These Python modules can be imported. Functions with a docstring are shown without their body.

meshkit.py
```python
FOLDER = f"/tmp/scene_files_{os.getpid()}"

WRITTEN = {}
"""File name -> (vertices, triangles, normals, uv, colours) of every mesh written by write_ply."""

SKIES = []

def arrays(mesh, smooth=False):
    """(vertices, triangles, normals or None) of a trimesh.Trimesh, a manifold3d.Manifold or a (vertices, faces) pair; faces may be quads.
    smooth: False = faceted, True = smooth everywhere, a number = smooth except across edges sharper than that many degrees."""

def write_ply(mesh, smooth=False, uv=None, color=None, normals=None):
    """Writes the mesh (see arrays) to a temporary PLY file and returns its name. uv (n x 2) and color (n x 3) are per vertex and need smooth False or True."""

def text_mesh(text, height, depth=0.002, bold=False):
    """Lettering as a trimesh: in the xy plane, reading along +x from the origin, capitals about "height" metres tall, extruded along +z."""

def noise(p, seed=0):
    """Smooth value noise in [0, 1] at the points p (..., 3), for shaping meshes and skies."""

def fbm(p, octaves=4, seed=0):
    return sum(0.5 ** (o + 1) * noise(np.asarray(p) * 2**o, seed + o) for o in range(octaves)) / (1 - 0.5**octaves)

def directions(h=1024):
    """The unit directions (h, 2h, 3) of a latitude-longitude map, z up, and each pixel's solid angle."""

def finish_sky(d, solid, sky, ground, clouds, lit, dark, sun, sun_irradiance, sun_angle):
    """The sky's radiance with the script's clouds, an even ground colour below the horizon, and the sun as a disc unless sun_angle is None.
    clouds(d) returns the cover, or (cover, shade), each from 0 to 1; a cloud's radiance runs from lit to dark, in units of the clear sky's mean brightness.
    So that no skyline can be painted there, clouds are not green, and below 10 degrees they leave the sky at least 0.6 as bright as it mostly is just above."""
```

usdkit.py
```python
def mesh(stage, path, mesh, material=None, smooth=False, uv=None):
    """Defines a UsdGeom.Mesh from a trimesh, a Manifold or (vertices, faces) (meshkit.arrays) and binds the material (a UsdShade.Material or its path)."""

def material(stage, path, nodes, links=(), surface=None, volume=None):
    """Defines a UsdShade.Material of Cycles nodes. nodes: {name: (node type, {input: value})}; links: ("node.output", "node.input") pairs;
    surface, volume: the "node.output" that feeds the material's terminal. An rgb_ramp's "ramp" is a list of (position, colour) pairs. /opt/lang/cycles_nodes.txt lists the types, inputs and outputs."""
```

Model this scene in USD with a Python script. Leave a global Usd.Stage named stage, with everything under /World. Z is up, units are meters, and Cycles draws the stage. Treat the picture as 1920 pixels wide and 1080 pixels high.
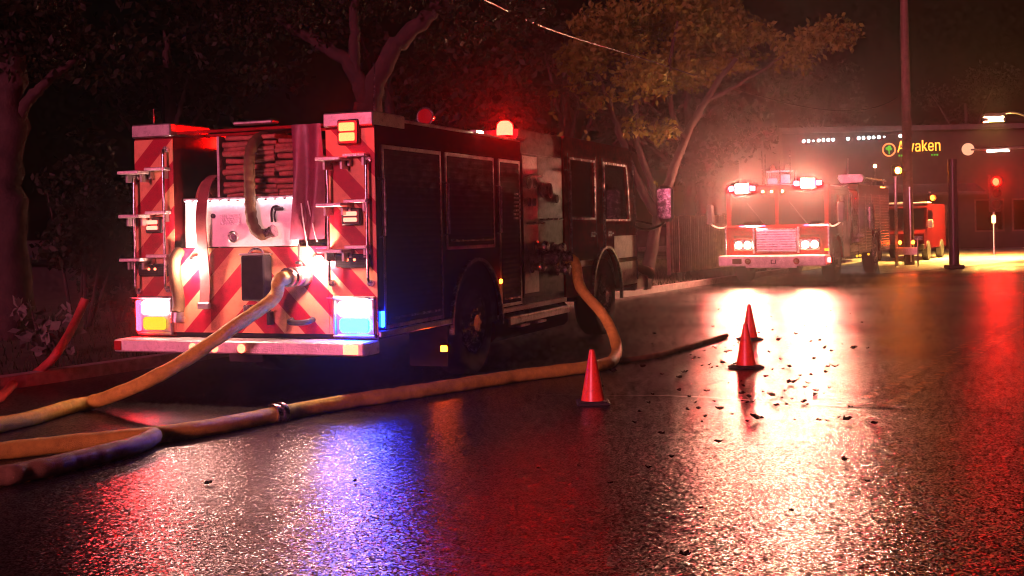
import math, random
import numpy as np, trimesh, usdkit, meshkit
from pxr import Usd, UsdGeom, UsdLux, UsdShade, Sdf, Gf, Vt
stage = Usd.Stage.CreateInMemory()
UsdGeom.SetStageUpAxis(stage, 'Z'); UsdGeom.SetStageMetersPerUnit(stage, 1.0)
UsdGeom.Xform.Define(stage, '/World'); UsdGeom.Scope.Define(stage, '/World/Looks')
rng = np.random.default_rng(7)
PI = math.pi
# ------------------------------------------------------------------ camera, sky, far glow
F, CX, HY, EYE, ROLL = 2300.0, 960.0, 428.0, 1.5, math.radians(1.2)
cam = UsdGeom.Camera.Define(stage, '/World/camera')
Rv = np.array([math.cos(ROLL), 0, -math.sin(ROLL)]); Uv = np.array([math.sin(ROLL), 0, math.cos(ROLL)]); Fv = np.array([0, 1.0, 0])
cam.AddTransformOp().Set(Gf.Matrix4d(*Rv, 0, *Uv, 0, *(-Fv), 0, 0, 0, EYE, 1))
cam.CreateHorizontalApertureAttr(36.0); cam.CreateVerticalApertureAttr(20.25)
cam.CreateFocalLengthAttr(36.0 * F / 1920); cam.CreateVerticalApertureOffsetAttr(-(540 - HY) / 1920 * 36)
cam.CreateClippingRangeAttr(Gf.Vec2f(0.1, 2000)); cam.CreateExposureAttr(0.0)

SUN_EL, SUN_AZ = math.radians(10), math.radians(-152)          # the low glow of the emergency vehicles behind the camera
dome = UsdLux.DomeLight.Define(stage, '/World/sky')
dome.GetPrim().SetCustomDataByKey('kind', 'structure')
skym = usdkit.material(stage, '/World/Looks/night_sky', {
    's': ('sky_texture', dict(sky_type='single_scattering', sun_disc=False, sun_elevation=math.radians(1.0), sun_rotation=SUN_AZ)),
    'b': ('background_shader', dict(strength=0.0005))}, [('s.color', 'b.color')], surface='b.background')
UsdShade.MaterialBindingAPI.Apply(dome.GetPrim()).Bind(skym)
sun = UsdLux.DistantLight.Define(stage, '/World/street_glow')
sun.CreateNormalizeAttr(True); sun.CreateIntensityAttr(0.8); sun.CreateAngleAttr(8.0); sun.CreateColorAttr(Gf.Vec3f(1.0, 0.17, 0.30))
sd = np.array([math.sin(SUN_AZ) * math.cos(SUN_EL), math.cos(SUN_AZ) * math.cos(SUN_EL), math.sin(SUN_EL)])   # towards the light
zx = sd; xx = np.cross([0, 0, 1.0], zx); xx /= np.linalg.norm(xx); yx = np.cross(zx, xx)
sun.AddTransformOp().Set(Gf.Matrix4d(*xx, 0, *yx, 0, *zx, 0, 0, 0, 0, 1))
HAZE = 0.0013

# ------------------------------------------------------------------ placing helpers
def ray(px, py):
    return Fv + (px - CX) / F * Rv + (HY - py) / F * Uv
EY = np.array([0, 0, EYE])
def at(px, py, depth): return EY + ray(px, py) * depth
def G(px, py, z=0.0):
    d = ray(px, py); return EY + d * ((z - EYE) / d[2])
class Frame:
    """a vehicle frame: origin on the ground at the rear centre, +Y forward, +X right"""
    def __init__(s, x, y, yaw):
        s.o = np.array([x, y, 0.0]); s.yaw = yaw
        s.X = np.array([math.cos(yaw), -math.sin(yaw), 0]); s.Y = np.array([math.sin(yaw), math.cos(yaw), 0]); s.Z = np.array([0, 0, 1.0])
    def local(s, p): q = np.asarray(p) - s.o; return np.array([q @ s.X, q @ s.Y, q[2]])
    def world(s, p): return s.o + p[0] * s.X + p[1] * s.Y + p[2] * s.Z
    def onY(s, px, py, y=0.0):                    # the ray's hit on the plane local y = y
        d = ray(px, py); n = s.Y; t = (y - (EY - s.o) @ n) / (d @ n); return s.local(EY + t * d)
    def onX(s, px, py, x=1.27):
        d = ray(px, py); n = s.X; t = (x - (EY - s.o) @ n) / (d @ n); return s.local(EY + t * d)

# ------------------------------------------------------------------ prim helpers
used = {}
def numbered(path):
    n = used.get(path, -1) + 1; used[path] = n
    return path if n == 0 else f'{path}_{n:03d}'
def obj(name, mesh, mat, parent=None, smooth=False, label=None):
    path = numbered((str(parent.GetPath()) if parent else '/World') + '/' + name)
    if isinstance(mesh, list): mesh = trimesh.util.concatenate(mesh)
    m = usdkit.mesh(stage, path, mesh, mat, smooth=smooth).GetPrim()
    if label: m.SetCustomDataByKey('label', label)
    return m
def each(name, meshes, mat, parent, smooth=False):
    return [obj(name, m, mat, parent, smooth) for m in meshes]
def tag(p, label=None, cat=None, group=None, kind=None):
    for k, v in (('label', label), ('category', cat), ('group', group), ('kind', kind)):
        if v: p.SetCustomDataByKey(k, v)
    return p
def thing(name, label, cat, loc=(0, 0, 0), yaw=0.0, group=None):
    x = UsdGeom.Xform.Define(stage, numbered('/World/' + name)); x.AddTranslateOp().Set(Gf.Vec3d(*map(float, loc)))
    if yaw: x.AddRotateZOp().Set(-math.degrees(yaw))
    return tag(x.GetPrim(), label, cat, group)
def copy_of(root, loc, rotz, label, group=None):
    base = root.GetName()
    x = UsdGeom.Xform.Define(stage, numbered('/World/' + base))
    x.GetPrim().GetReferences().AddInternalReference(root.GetPath())
    x.ClearXformOpOrder()
    x.AddTransformOp(opSuffix='place').Set(Gf.Matrix4d().SetRotate(Gf.Rotation(Gf.Vec3d(0, 0, 1), rotz)) * Gf.Matrix4d().SetTranslate(Gf.Vec3d(*map(float, loc))))
    x.GetPrim().SetInstanceable(True)
    was = root.GetCustomData()
    return tag(x.GetPrim(), label, was['category'], group or was.get('group'))

# ------------------------------------------------------------------ mesh helpers
def box(x0, x1, y0, y1, z0, z1, c=0.0):
    lo = np.array([min(x0, x1), min(y0, y1), min(z0, z1)]); hi = np.array([max(x0, x1), max(y0, y1), max(z0, z1)])
    if c <= 0: return trimesh.creation.box(bounds=[lo, hi])
    c = min(c, (hi - lo).min() * 0.45); p = []
    for i in range(8):
        s = np.array([(i >> k) & 1 for k in range(3)])
        for k in range(3):
            q = np.where(s, hi - c, lo + c); q[k] = hi[k] if s[k] else lo[k]; p.append(q)
    return trimesh.convex.convex_hull(np.array(p))
def cyl(p0, p1, r, n=20, r1=None):
    p0, p1 = np.asarray(p0, float), np.asarray(p1, float); r1 = r if r1 is None else r1
    return tubes([p0, p1], [r, r1], n)
def tubes(pts, r, n=8, caps=True):
    p = np.asarray(pts, float); t = np.gradient(p, axis=0); t /= np.linalg.norm(t, axis=1, keepdims=True) + 1e-12
    r = np.broadcast_to(np.asarray(r, float), (len(p),))
    a0 = np.cross(t[0], [0, 0, 1.0] if abs(t[0][2]) < .9 else [1.0, 0, 0]); A = []
    for ti in t:
        a0 = a0 - ti * (a0 @ ti); a0 /= np.linalg.norm(a0) + 1e-12; A.append(a0)
    A = np.array(A); B = np.cross(t, A); g = np.arange(n) * 2 * PI / n
    v = p[:, None] + r[:, None, None] * (np.cos(g)[None, :, None] * A[:, None] + np.sin(g)[None, :, None] * B[:, None])
    i, j = np.meshgrid(np.arange(len(p) - 1), np.arange(n), indexing='ij')
    q = np.stack([i * n + j, i * n + (j + 1) % n, (i + 1) * n + (j + 1) % n, (i + 1) * n + j], -1).reshape(-1, 4)
    f = np.vstack([q[:, [0, 1, 2]], q[:, [0, 2, 3]]]); v = v.reshape(-1, 3)
    if caps:
        m = len(v); v = np.vstack([v, p[0], p[-1]]); e = (len(p) - 1) * n
        f = np.vstack([f, [[m, (k + 1) % n, k] for k in range(n)], [[m + 1, e + k, e + (k + 1) % n] for k in range(n)]])
    return trimesh.Trimesh(v, f, process=False)
def spline(pts, n=40):
    from scipy.interpolate import CubicSpline, PchipInterpolator
    p = np.asarray(pts, float); d = np.r_[0, np.cumsum(np.linalg.norm(np.diff(p, axis=0), axis=1))]
    return PchipInterpolator(d, p)(np.linspace(0, d[-1], n)) if len(p) < 3 else CubicSpline(d, p)(np.linspace(0, d[-1], n))
def lathe(prof, n=28, axis='z', at=(0, 0, 0)):
    m = trimesh.creation.revolve(np.asarray(prof, float), sections=n)
    if axis == 'x': m.apply_transform(trimesh.transformations.rotation_matrix(PI / 2, [0, 1, 0]))
    if axis == 'y': m.apply_transform(trimesh.transformations.rotation_matrix(-PI / 2, [1, 0, 0]))
    m.apply_translation(at); return m
def prism(poly, x0, x1, axis='x'):
    """polygon of (a, b) extruded: axis x: points are (y, z); axis y: points are (x, z)"""
    from shapely.geometry import Polygon
    m = trimesh.creation.extrude_polygon(Polygon(poly), abs(x1 - x0), engine='earcut'); v = np.array(m.vertices); lo = min(x0, x1)
    w = np.stack([v[:, 2] + lo, v[:, 0], v[:, 1]], 1) if axis == 'x' else np.stack([v[:, 0], v[:, 2] + lo, v[:, 1]], 1)
    m = trimesh.Trimesh(w, m.faces, process=False)
    if axis == 'y': m.invert()
    return m
def arc(cy, cz, r, a0, a1, n): return [(cy + r * math.cos(a), cz + r * math.sin(a)) for a in np.linspace(a0, a1, n)]

# ------------------------------------------------------------------ materials
def mat(name, nodes, links=(), surface='p.BSDF', volume=None):
    return usdkit.material(stage, '/World/Looks/' + name, nodes, links, surface, volume)
def plain(name, color, rough=0.5, metal=0.0, vary=0.25, scale=6.0, bump=0.0, bscale=60.0, coat=0.0, dirt=(0.03, 0.025, 0.02), dirt_amount=0.35, spec=0.5, rv=0.1):
    c = np.array(color)
    n = {'g': ('texture_coordinate', {}), 'n': ('noise_texture', dict(scale=scale, detail=6.0, roughness=0.65)),
         'r': ('rgb_ramp', dict(ramp=[(0.3, tuple(c * (1 - vary))), (0.7, tuple(np.minimum(c * (1 + vary), 1)))])),
         'd': ('noise_texture', dict(scale=scale * 2.7, detail=8.0, roughness=0.75)),
         'dr': ('map_range', dict(from_min=0.52, from_max=0.75, to_min=0.0, to_max=dirt_amount, clamp=True)),
         'mx': ('mix', dict(color2=dirt)),
         'rr': ('map_range', dict(from_min=0.3, from_max=0.7, to_min=max(rough - rv, .03), to_max=min(rough + rv * 1.2, 1.0), clamp=True)),
         'p': ('principled_bsdf', dict(metallic=metal, coat_weight=coat, specular_ior_level=spec))}
    l = [('g.object', 'n.vector'), ('g.object', 'd.vector'), ('n.fac', 'r.fac'), ('d.fac', 'dr.value'), ('dr.result', 'mx.fac'), ('r.color', 'mx.color1'), ('mx.color', 'p.base_color'), ('d.fac', 'rr.value'), ('rr.result', 'p.roughness')]
    if bump:
        n['bn'] = ('noise_texture', dict(scale=bscale, detail=3.0)); n['b'] = ('bump', dict(strength=bump, distance=0.01))
        l += [('g.object', 'bn.vector'), ('bn.fac', 'b.height'), ('b.normal', 'p.normal')]
    return mat(name, n, l)
def glow(name, color, strength):
    return mat(name, {'e': ('emission', dict(color=color, strength=strength))}, surface='e.emission')

M = {}
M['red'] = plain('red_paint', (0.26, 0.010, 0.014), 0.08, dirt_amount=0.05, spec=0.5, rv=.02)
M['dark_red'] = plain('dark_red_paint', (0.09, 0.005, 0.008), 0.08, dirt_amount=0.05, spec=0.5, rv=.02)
M['white'] = plain('white_paint', (0.72, 0.68, 0.62), 0.35, coat=0.3, dirt_amount=0.25)
M['shutter'] = plain('roller_shutter_metal', (0.022, 0.015, 0.018), 0.16, metal=0.0, dirt_amount=0.05, spec=0.5, rv=.03)
M['chrome'] = plain('chrome', (0.80, 0.78, 0.77), 0.2, metal=1.0, vary=0.08, dirt_amount=0.25)
M['steel'] = plain('brushed_steel', (0.5, 0.48, 0.47), 0.36, metal=0.9, vary=0.15, dirt_amount=0.35)
M['plate'] = plain('tread_plate', (0.6, 0.58, 0.56), 0.32, metal=0.6, vary=0.12, bump=0.6, bscale=70, dirt_amount=0.4)
M['panel'] = plain('painted_panel', (0.80, 0.77, 0.75), 0.5, vary=0.06, dirt_amount=0.2, bump=0.08, bscale=9)
M['black'] = plain('black_plastic', (0.018, 0.017, 0.018), 0.45, dirt_amount=0.2)
M['dark'] = plain('dark_metal', (0.016, 0.014, 0.016), 0.3, dirt_amount=0.1, spec=0.2, rv=.05)
M['rubber'] = plain('rubber', (0.02, 0.02, 0.021), 0.62, bump=0.3, dirt=(0.06, 0.05, 0.045))
M['canvas'] = plain('hose_canvas', (0.50, 0.43, 0.05), 0.6, bump=1.0, bscale=170, scale=11, dirt_amount=0.4, dirt=(0.07, 0.045, 0.02))
M['canvas_grey'] = plain('grey_hose_canvas', (0.26, 0.21, 0.10), 0.6, bump=0.5, bscale=130, scale=4, dirt_amount=0.6, dirt=(0.05, 0.04, 0.03))
M['canvas_red'] = plain('red_hose_canvas', (0.28, 0.03, 0.025), 0.6, bump=0.5, bscale=130, dirt_amount=0.5)
M['canvas_dark'] = plain('dark_hose_canvas', (0.10, 0.055, 0.018), 0.7, bump=0.5, bscale=110, dirt_amount=0.5)
M['fold'] = plain('folded_hose_canvas', (0.30, 0.09, 0.06), 0.75, bump=0.6, bscale=90, scale=9, vary=0.5, dirt_amount=0.6)
M['cover'] = plain('vinyl_cover', (0.16, 0.02, 0.05), 0.5, vary=0.3, bump=0.3, bscale=14)
M['strap'] = plain('webbing_strap', (0.22, 0.05, 0.05), 0.8, bump=0.4, bscale=160)
M['cone'] = plain('cone_plastic', (0.66, 0.05, 0.02), 0.35, vary=0.2, scale=12, dirt_amount=0.7)
M['bark'] = plain('bark', (0.022, 0.013, 0.010), 0.95, vary=0.5, scale=5, bump=1.0, bscale=22)
M['concrete'] = plain('concrete', (0.30, 0.28, 0.26), 0.6, vary=0.2, bump=0.3, bscale=60)
M['wood'] = plain('weathered_wood', (0.10, 0.06, 0.036), 0.75, vary=0.35, bump=0.4, bscale=30)
M['fence_wood'] = plain('pale_fence_wood', (0.40, 0.27, 0.22), 0.7, vary=0.3, bump=0.4, bscale=30)
M['stucco'] = plain('stucco', (0.022, 0.017, 0.015), 0.8, vary=0.15, scale=1.2, bump=0.3, bscale=40)
M['roof'] = plain('roofing', (0.05, 0.045, 0.045), 0.8)
M['soil'] = plain('verge_soil', (0.045, 0.04, 0.022), 0.9, vary=0.5, scale=3, bump=0.8, bscale=30)
M['tar'] = plain('tar', (0.012, 0.012, 0.013), 0.35, bump=0.3)
M['tape'] = plain('white_tape', (0.8, 0.78, 0.75), 0.4, dirt_amount=0.2)
M['glass'] = mat('window_glass', {'f': ('fresnel', dict(IOR=1.5)), 't': ('transparent_bsdf', dict(color=(0.35, 0.36, 0.38))), 'g': ('glossy_bsdf', dict(color=(0.9, 0.9, 0.9), roughness=0.04)), 'm': ('mix_closure', {})},
                 [('f.fac', 'm.fac'), ('t.BSDF', 'm.closure1'), ('g.BSDF', 'm.closure2')], surface='m.closure')
# red and fluorescent yellow chevron sheeting: an A of diagonal bands in the vehicle's own coordinates
M['chevron'] = mat('chevron_sheeting', {
    'g': ('texture_coordinate', {}), 's': ('separate_xyz', {}), 'ab': ('math', dict(math_type='absolute')), 'ad': ('math', dict(math_type='add')),
    'of': ('math', dict(math_type='subtract', value2=0.30)), 'dv': ('math', dict(math_type='divide', value2=0.42)), 'fr': ('math', dict(math_type='fraction')), 'st': ('math', dict(math_type='less_than', value2=0.5)),
    'c': ('mix', dict(color1=(0.60, 0.27, 0.14), color2=(0.30, 0.005, 0.025))), 'n': ('noise_texture', dict(scale=9.0, detail=7.0, roughness=0.7)),
    'nr': ('map_range', dict(from_min=0.5, from_max=0.78, to_min=0.0, to_max=0.45, clamp=True)), 'd': ('mix', dict(color2=(0.06, 0.045, 0.03))),
    'hx': ('voronoi_texture', dict(scale=220.0)), 'b': ('bump', dict(strength=0.15, distance=0.002)),
    'p': ('principled_bsdf', dict(roughness=0.3, coat_weight=0.3))},
    [('g.object', 's.vector'), ('s.x', 'ab.value1'), ('ab.value', 'ad.value1'), ('s.z', 'ad.value2'), ('ad.value', 'of.value1'), ('of.value', 'dv.value1'), ('dv.value', 'fr.value1'), ('fr.value', 'st.value1'), ('st.value', 'c.fac'),
     ('g.object', 'n.vector'), ('n.fac', 'nr.value'), ('c.color', 'd.color1'), ('nr.result', 'd.fac'), ('d.color', 'p.base_color'), ('g.object', 'hx.vector'), ('hx.distance', 'b.height'), ('b.normal', 'p.normal')])
# wet asphalt
def asphalt(name, c0, c1, tilt=0.40, patch=None):
    n = {'g': ('geometry', {}), 'n': ('noise_texture', dict(scale=0.35, detail=1.0, roughness=0.4)), 'n2': ('noise_texture', dict(scale=60.0, detail=2.0, roughness=0.6)),
         'v': ('voronoi_texture', dict(scale=98.0)), 'pr': ('map_range', dict(from_min=0.3, from_max=0.7, to_min=0.22, to_max=0.31, clamp=True)),
         'c': ('rgb_ramp', dict(ramp=[(0.3, c0), (0.7, c1)])), 'su': ('vector_math', dict(math_type='subtract', vector2=(0.5, 0.5, 0.5))), 'sc': ('vector_math', dict(math_type='multiply', vector2=(tilt, tilt, 0.0))),
         'av': ('vector_math', dict(math_type='add')), 'nv': ('vector_math', dict(math_type='normalize')), 'p': ('principled_bsdf', dict(ior=1.42, specular_ior_level=0.5))}
    l = [('g.position', 'n.vector'), ('g.position', 'n2.vector'), ('g.position', 'v.vector'), ('n.fac', 'pr.value'), ('pr.result', 'p.roughness'), ('n2.fac', 'c.fac'),
         ('v.color', 'su.vector1'), ('su.vector', 'sc.vector1'), ('sc.vector', 'av.vector1'), ('g.normal', 'av.vector2'), ('av.vector', 'nv.vector1'), ('nv.vector', 'p.normal')]
    if patch:
        n['w'] = ('noise_texture', dict(scale=5.0, detail=7.0, roughness=0.75)); n['wr'] = ('map_range', dict(from_min=0.48, from_max=0.56, to_min=0.0, to_max=1.0, clamp=True)); n['mx'] = ('mix', dict(color2=patch))
        l += [('g.position', 'w.vector'), ('w.fac', 'wr.value'), ('wr.result', 'mx.fac'), ('c.color', 'mx.color1'), ('mx.color', 'p.base_color')]
    else: l.append(('c.color', 'p.base_color'))
    return mat(name, n, l)
M['asphalt'] = asphalt('wet_asphalt', (0.009, 0.0085, 0.0085), (0.026, 0.024, 0.023))
M['yellow'] = asphalt('worn_yellow_line', (0.009, 0.0085, 0.0085), (0.026, 0.024, 0.023), .36, (0.16, 0.075, 0.02))
def leafmat(name, a, b):
    return mat(name, {'g': ('geometry', {}), 'r': ('rgb_ramp', dict(ramp=[(0.0, a), (1.0, b)])), 'p': ('principled_bsdf', dict(roughness=0.6, specular_ior_level=0.2)), 't': ('translucent_bsdf', {}), 'm': ('mix_closure', dict(fac=0.3))},
               [('g.random_per_island', 'r.fac'), ('r.color', 'p.base_color'), ('r.color', 't.color'), ('p.BSDF', 'm.closure1'), ('t.BSDF', 'm.closure2')], surface='m.closure')
M['leaf'] = leafmat('autumn_green_leaves', (0.12, 0.14, 0.02), (0.30, 0.25, 0.04))
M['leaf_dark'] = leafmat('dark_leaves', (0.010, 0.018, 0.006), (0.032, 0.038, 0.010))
M['leaf_pale'] = leafmat('pale_grey_leaves', (0.12, 0.125, 0.11), (0.24, 0.24, 0.22))
M['leaf_fallen'] = leafmat('fallen_brown_leaves', (0.014, 0.008, 0.005), (0.05, 0.022, 0.010))
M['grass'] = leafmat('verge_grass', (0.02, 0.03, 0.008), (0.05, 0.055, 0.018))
# lamps
M['lamp_scene'] = glow('scene_light_lens', (1.0, 0.55, 0.34), 1500.0)
M['lamp_head'] = glow('headlight_lens', (1.0, 0.60, 0.30), 330.0)
M['lamp_red'] = glow('red_flasher_lens', (1.0, 0.006, 0.006), 160.0)
M['lamp_roof'] = glow('red_roof_beacon_lens', (1.0, 0.0010, 0.0005), 750.0)
M['lamp_far_red'] = glow('far_red_flasher_lens', (1.0, 0.010, 0.03), 4500.0)
M['lamp_white'] = glow('white_flood_lens', (1.0, 0.74, 0.84), 17.0)
M['lamp_blue'] = glow('blue_flasher_lens', (0.0016, 0.045, 1.0), 260.0)
M['lamp_amber'] = glow('amber_lens', (1.0, 0.50, 0.03), 1.6)
M['lamp_step'] = glow('step_light_lens', (1.0, 0.50, 0.40), 2600.0)
M['lamp_marker'] = glow('marker_lens', (1.0, 0.10, 0.05), 9.0)
M['lamp_sodium'] = glow('sodium_lens', (1.0, 0.55, 0.12), 20000.0)
M['lamp_signal'] = glow('red_signal_lens', (1.0, 0.0006, 0.0002), 1000.0)
M['lamp_orange'] = glow('orange_signal_lens', (1.0, 0.08, 0.004), 60.0)
M['lamp_string'] = glow('string_bulb', (0.75, 0.95, 1.0), 26.0)
M['neon'] = glow('neon_orange', (1.0, 0.33, 0.035), 2.8)
M['neon_ring'] = glow('neon_red_orange', (1.0, 0.20, 0.06), 2.2)
M['neon_green'] = glow('neon_green', (0.10, 0.85, 0.05), 0.7)
M['lit_window'] = glow('lit_window', (1.0, 0.62, 0.22), 0.55)

# ------------------------------------------------------------------ ground: road, kerb, verge, lines
RD = math.radians(28.5)
rd = np.array([math.sin(RD), math.cos(RD), 0]); rn = np.array([math.cos(RD), -math.sin(RD), 0])      # along the road; to its right
K0 = np.array([3.0, 27.0, 0])                                                                         # a point on the left kerb
def road(a, b, z=0.0): return K0 + rd * a + rn * b + np.array([0, 0, z])                              # a along, b to the right of the kerb
def strip(b0, b1, z, a0, a1, n=1):
    v, f = [], []
    for i in range(n + 1):
        a = a0 + (a1 - a0) * i / n; v += [road(a, b0, z), road(a, b1, z)]
    for i in range(n): f += [[2 * i, 2 * i + 1, 2 * i + 3], [2 * i, 2 * i + 3, 2 * i + 2]]
    return trimesh.Trimesh(np.array(v), np.array(f), process=False)
S = dict(kind='structure')
tag(obj('ground', trimesh.Trimesh([[-600, -200, -0.12], [700, -200, -0.12], [700, 900, -0.12], [-600, 900, -0.12]], [[0, 1, 2], [0, 2, 3]], process=False), M['soil']), **S)
CROSS = 22.0                                                                                          # the side street starts here along the road
tag(obj('road', [strip(0, 15.5, 0, -60, CROSS), strip(-60, 90, 0, CROSS, CROSS + 13), strip(0, 15.5, 0, CROSS + 13, 250)], M['asphalt']), **S)
for (b0, b1, bs, nm) in ((-0.18, 0.0, -1, 'kerb'), (15.5, 15.68, 1, 'kerb')):
    for (a0, a1) in ((-60, CROSS), (CROSS + 13, 250)):
        v = [road(a, b, z) for a in (a0, a1) for (b, z) in ((b0, -0.1), (b0, 0.13), (b1, 0.13), (b1, -0.1))]
        tag(obj('kerb', trimesh.convex.convex_hull(np.array(v)), M['concrete']), **S)
tag(obj('verge', [strip(-14, -0.18, 0.11, -60, CROSS - 0.2), strip(15.68, 18, 0.11, -60, CROSS - .2)], M['soil']), **S)
tag(obj('pavement', [strip(15.68, 22, 0.12, CROSS + 13.2, 120, 1), strip(-20, -0.18, 0.12, CROSS + 13.2, 120)], M['concrete']), **S)
jp = [G(*p) for p in ((1650, 513), (1760, 505), (1990, 480), (2080, 452), (1640, 458))]
M['crossing'] = plain('pale_concrete_paving', (0.38, 0.34, 0.29), 0.45, vary=0.3, scale=.7, bump=0.4, bscale=25, dirt_amount=0.6)
tag(obj('junction', trimesh.Trimesh(np.array(jp) * [1, 1, 0] + [0, 0, .004], [[0, 1, 2], [0, 2, 3], [0, 3, 4]], process=False), M['crossing']), **S)
L0, L1 = G(1597, 762), G(1905, 597); ld = (L1 - L0) / np.linalg.norm(L1 - L0); ln_ = np.array([ld[1], -ld[0], 0])
for off in (0.0, 0.26):
    q0, q1 = L0 + ln_ * off + [0, 0, .004], L0 + ld * 26 + ln_ * off + [0, 0, .004]
    tag(obj('centre_line', trimesh.Trimesh([q0 - ln_ * .055, q0 + ln_ * .055, q1 + ln_ * .055, q1 - ln_ * .055], [[0, 1, 2], [0, 2, 3]], process=False), M['yellow']), **S)
sp = [G(1010, 741), G(1180, 742), G(1330, 746), G(1480, 757), G(1700, 766), G(1930, 774), G(2100, 781)]
sp = spline(sp, 50); sp += rng.normal(0, .012, sp.shape); sp[:, 2] = 0.004
dv = np.gradient(sp, axis=0); nn = np.stack([-dv[:, 1], dv[:, 0], 0 * dv[:, 0]], 1); nn /= np.linalg.norm(nn, axis=1, keepdims=True)
wv = (0.014 + 0.01 * rng.random(50))[:, None]
v = np.vstack([sp - nn * wv, sp + nn * wv]); f = [[i, i + 1, i + 51] for i in range(49)] + [[i, i + 51, i + 50] for i in range(49)]
f = np.array(f)[:, ::-1]
tag(obj('road_seam', trimesh.Trimesh(v, f, process=False), M['tar']), **S)
# grass tufts on the verge
def blades(n, pos, h, w, lean=.5, seed=1):
    r = np.random.default_rng(seed); a = r.random(n) * 2 * PI; hh = h * (.5 + r.random(n)); l = lean * hh
    d = np.stack([np.cos(a), np.sin(a), 0 * a], 1); s = np.stack([-np.sin(a), np.cos(a), 0 * a], 1) * w
    v = np.stack([pos - s, pos + s, pos + d * l[:, None] + np.array([0, 0, 1]) * hh[:, None]], 1).reshape(-1, 3)
    return trimesh.Trimesh(v, np.arange(3 * n).reshape(-1, 3), process=False)
n = 14000; A = rng.uniform(-25, CROSS - .5, n); B = -0.25 - 9 * rng.random(n) ** 1.5
tag(obj('verge_grass', blades(n, K0 + A[:, None] * rd + B[:, None] * rn + np.array([0, 0, .11]), .10, .008), M['grass']), 'dark short grass growing on the verge left of the kerb', 'grass', kind='stuff')

# ------------------------------------------------------------------ vehicle pieces
def wheel(parent, x, y, r, w, side, name='wheel'):
    """tyre with rim and nuts; side = +1: outer face towards +X"""
    o = x
    prof = [(r * .56, -w), (r * .9, -w), (r * .985, -w * .85), (r, -w * .6), (r, -w * .2), (r * .985, -w * .06), (r * .9, 0), (r * .62, -.012), (r * .56, -.04), (r * .56, -w)]
    m = lathe([(a, b * side) for a, b in prof], 40, 'x', (o, y, r))
    m.fix_normals()
    wh = obj(name, m, M['rubber'], parent, smooth=35)
    rim = lathe([(0.001, .03 * side), (r * .16, .03 * side), (r * .2, -.01 * side), (r * .34, -.03 * side), (r * .45, -.075 * side), (r * .53, -.03 * side), (r * .57, -.005 * side), (r * .57, -.09 * side), (.001, -.12 * side)], 36, 'x', (o, y, r)); rim.fix_normals()
    obj('rim', rim, M['chrome'], wh, smooth=35)
    for k in range(10):
        a = 2 * PI * k / 10; c = np.array([o - .03 * side, y + r * .27 * math.cos(a), r + r * .27 * math.sin(a)])
        obj('wheel_nut', cyl(c, c + [.045 * side, 0, 0], .017, 6), M['chrome'], wh)
    return wh
def shutter(x, y0, y1, z0, z1, step=.055, side=1):
    """roller shutter of curved slats on the plane X = x"""
    n = max(2, int((z1 - z0) / step)); zs, xs = [], []
    for i in range(n):
        for t in (0, .12, .3, .7, .88):
            zs.append(z0 + (i + t) * (z1 - z0) / n); xs.append(x + side * (-.002 if t == 0 else .002 if t in (.12, .88) else .003))
    zs.append(z1); xs.append(x - side * .002)
    v = [(a, y, b) for a, b in zip(xs, zs) for y in (y0, y1)]; f = []
    for i in range(len(zs) - 1): f += [[2 * i, 2 * i + 1, 2 * i + 3], [2 * i, 2 * i + 3, 2 * i + 2]]
    m = trimesh.Trimesh(np.array(v), np.array(f), process=False)
    if side < 0: m.invert()
    return m

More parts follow.
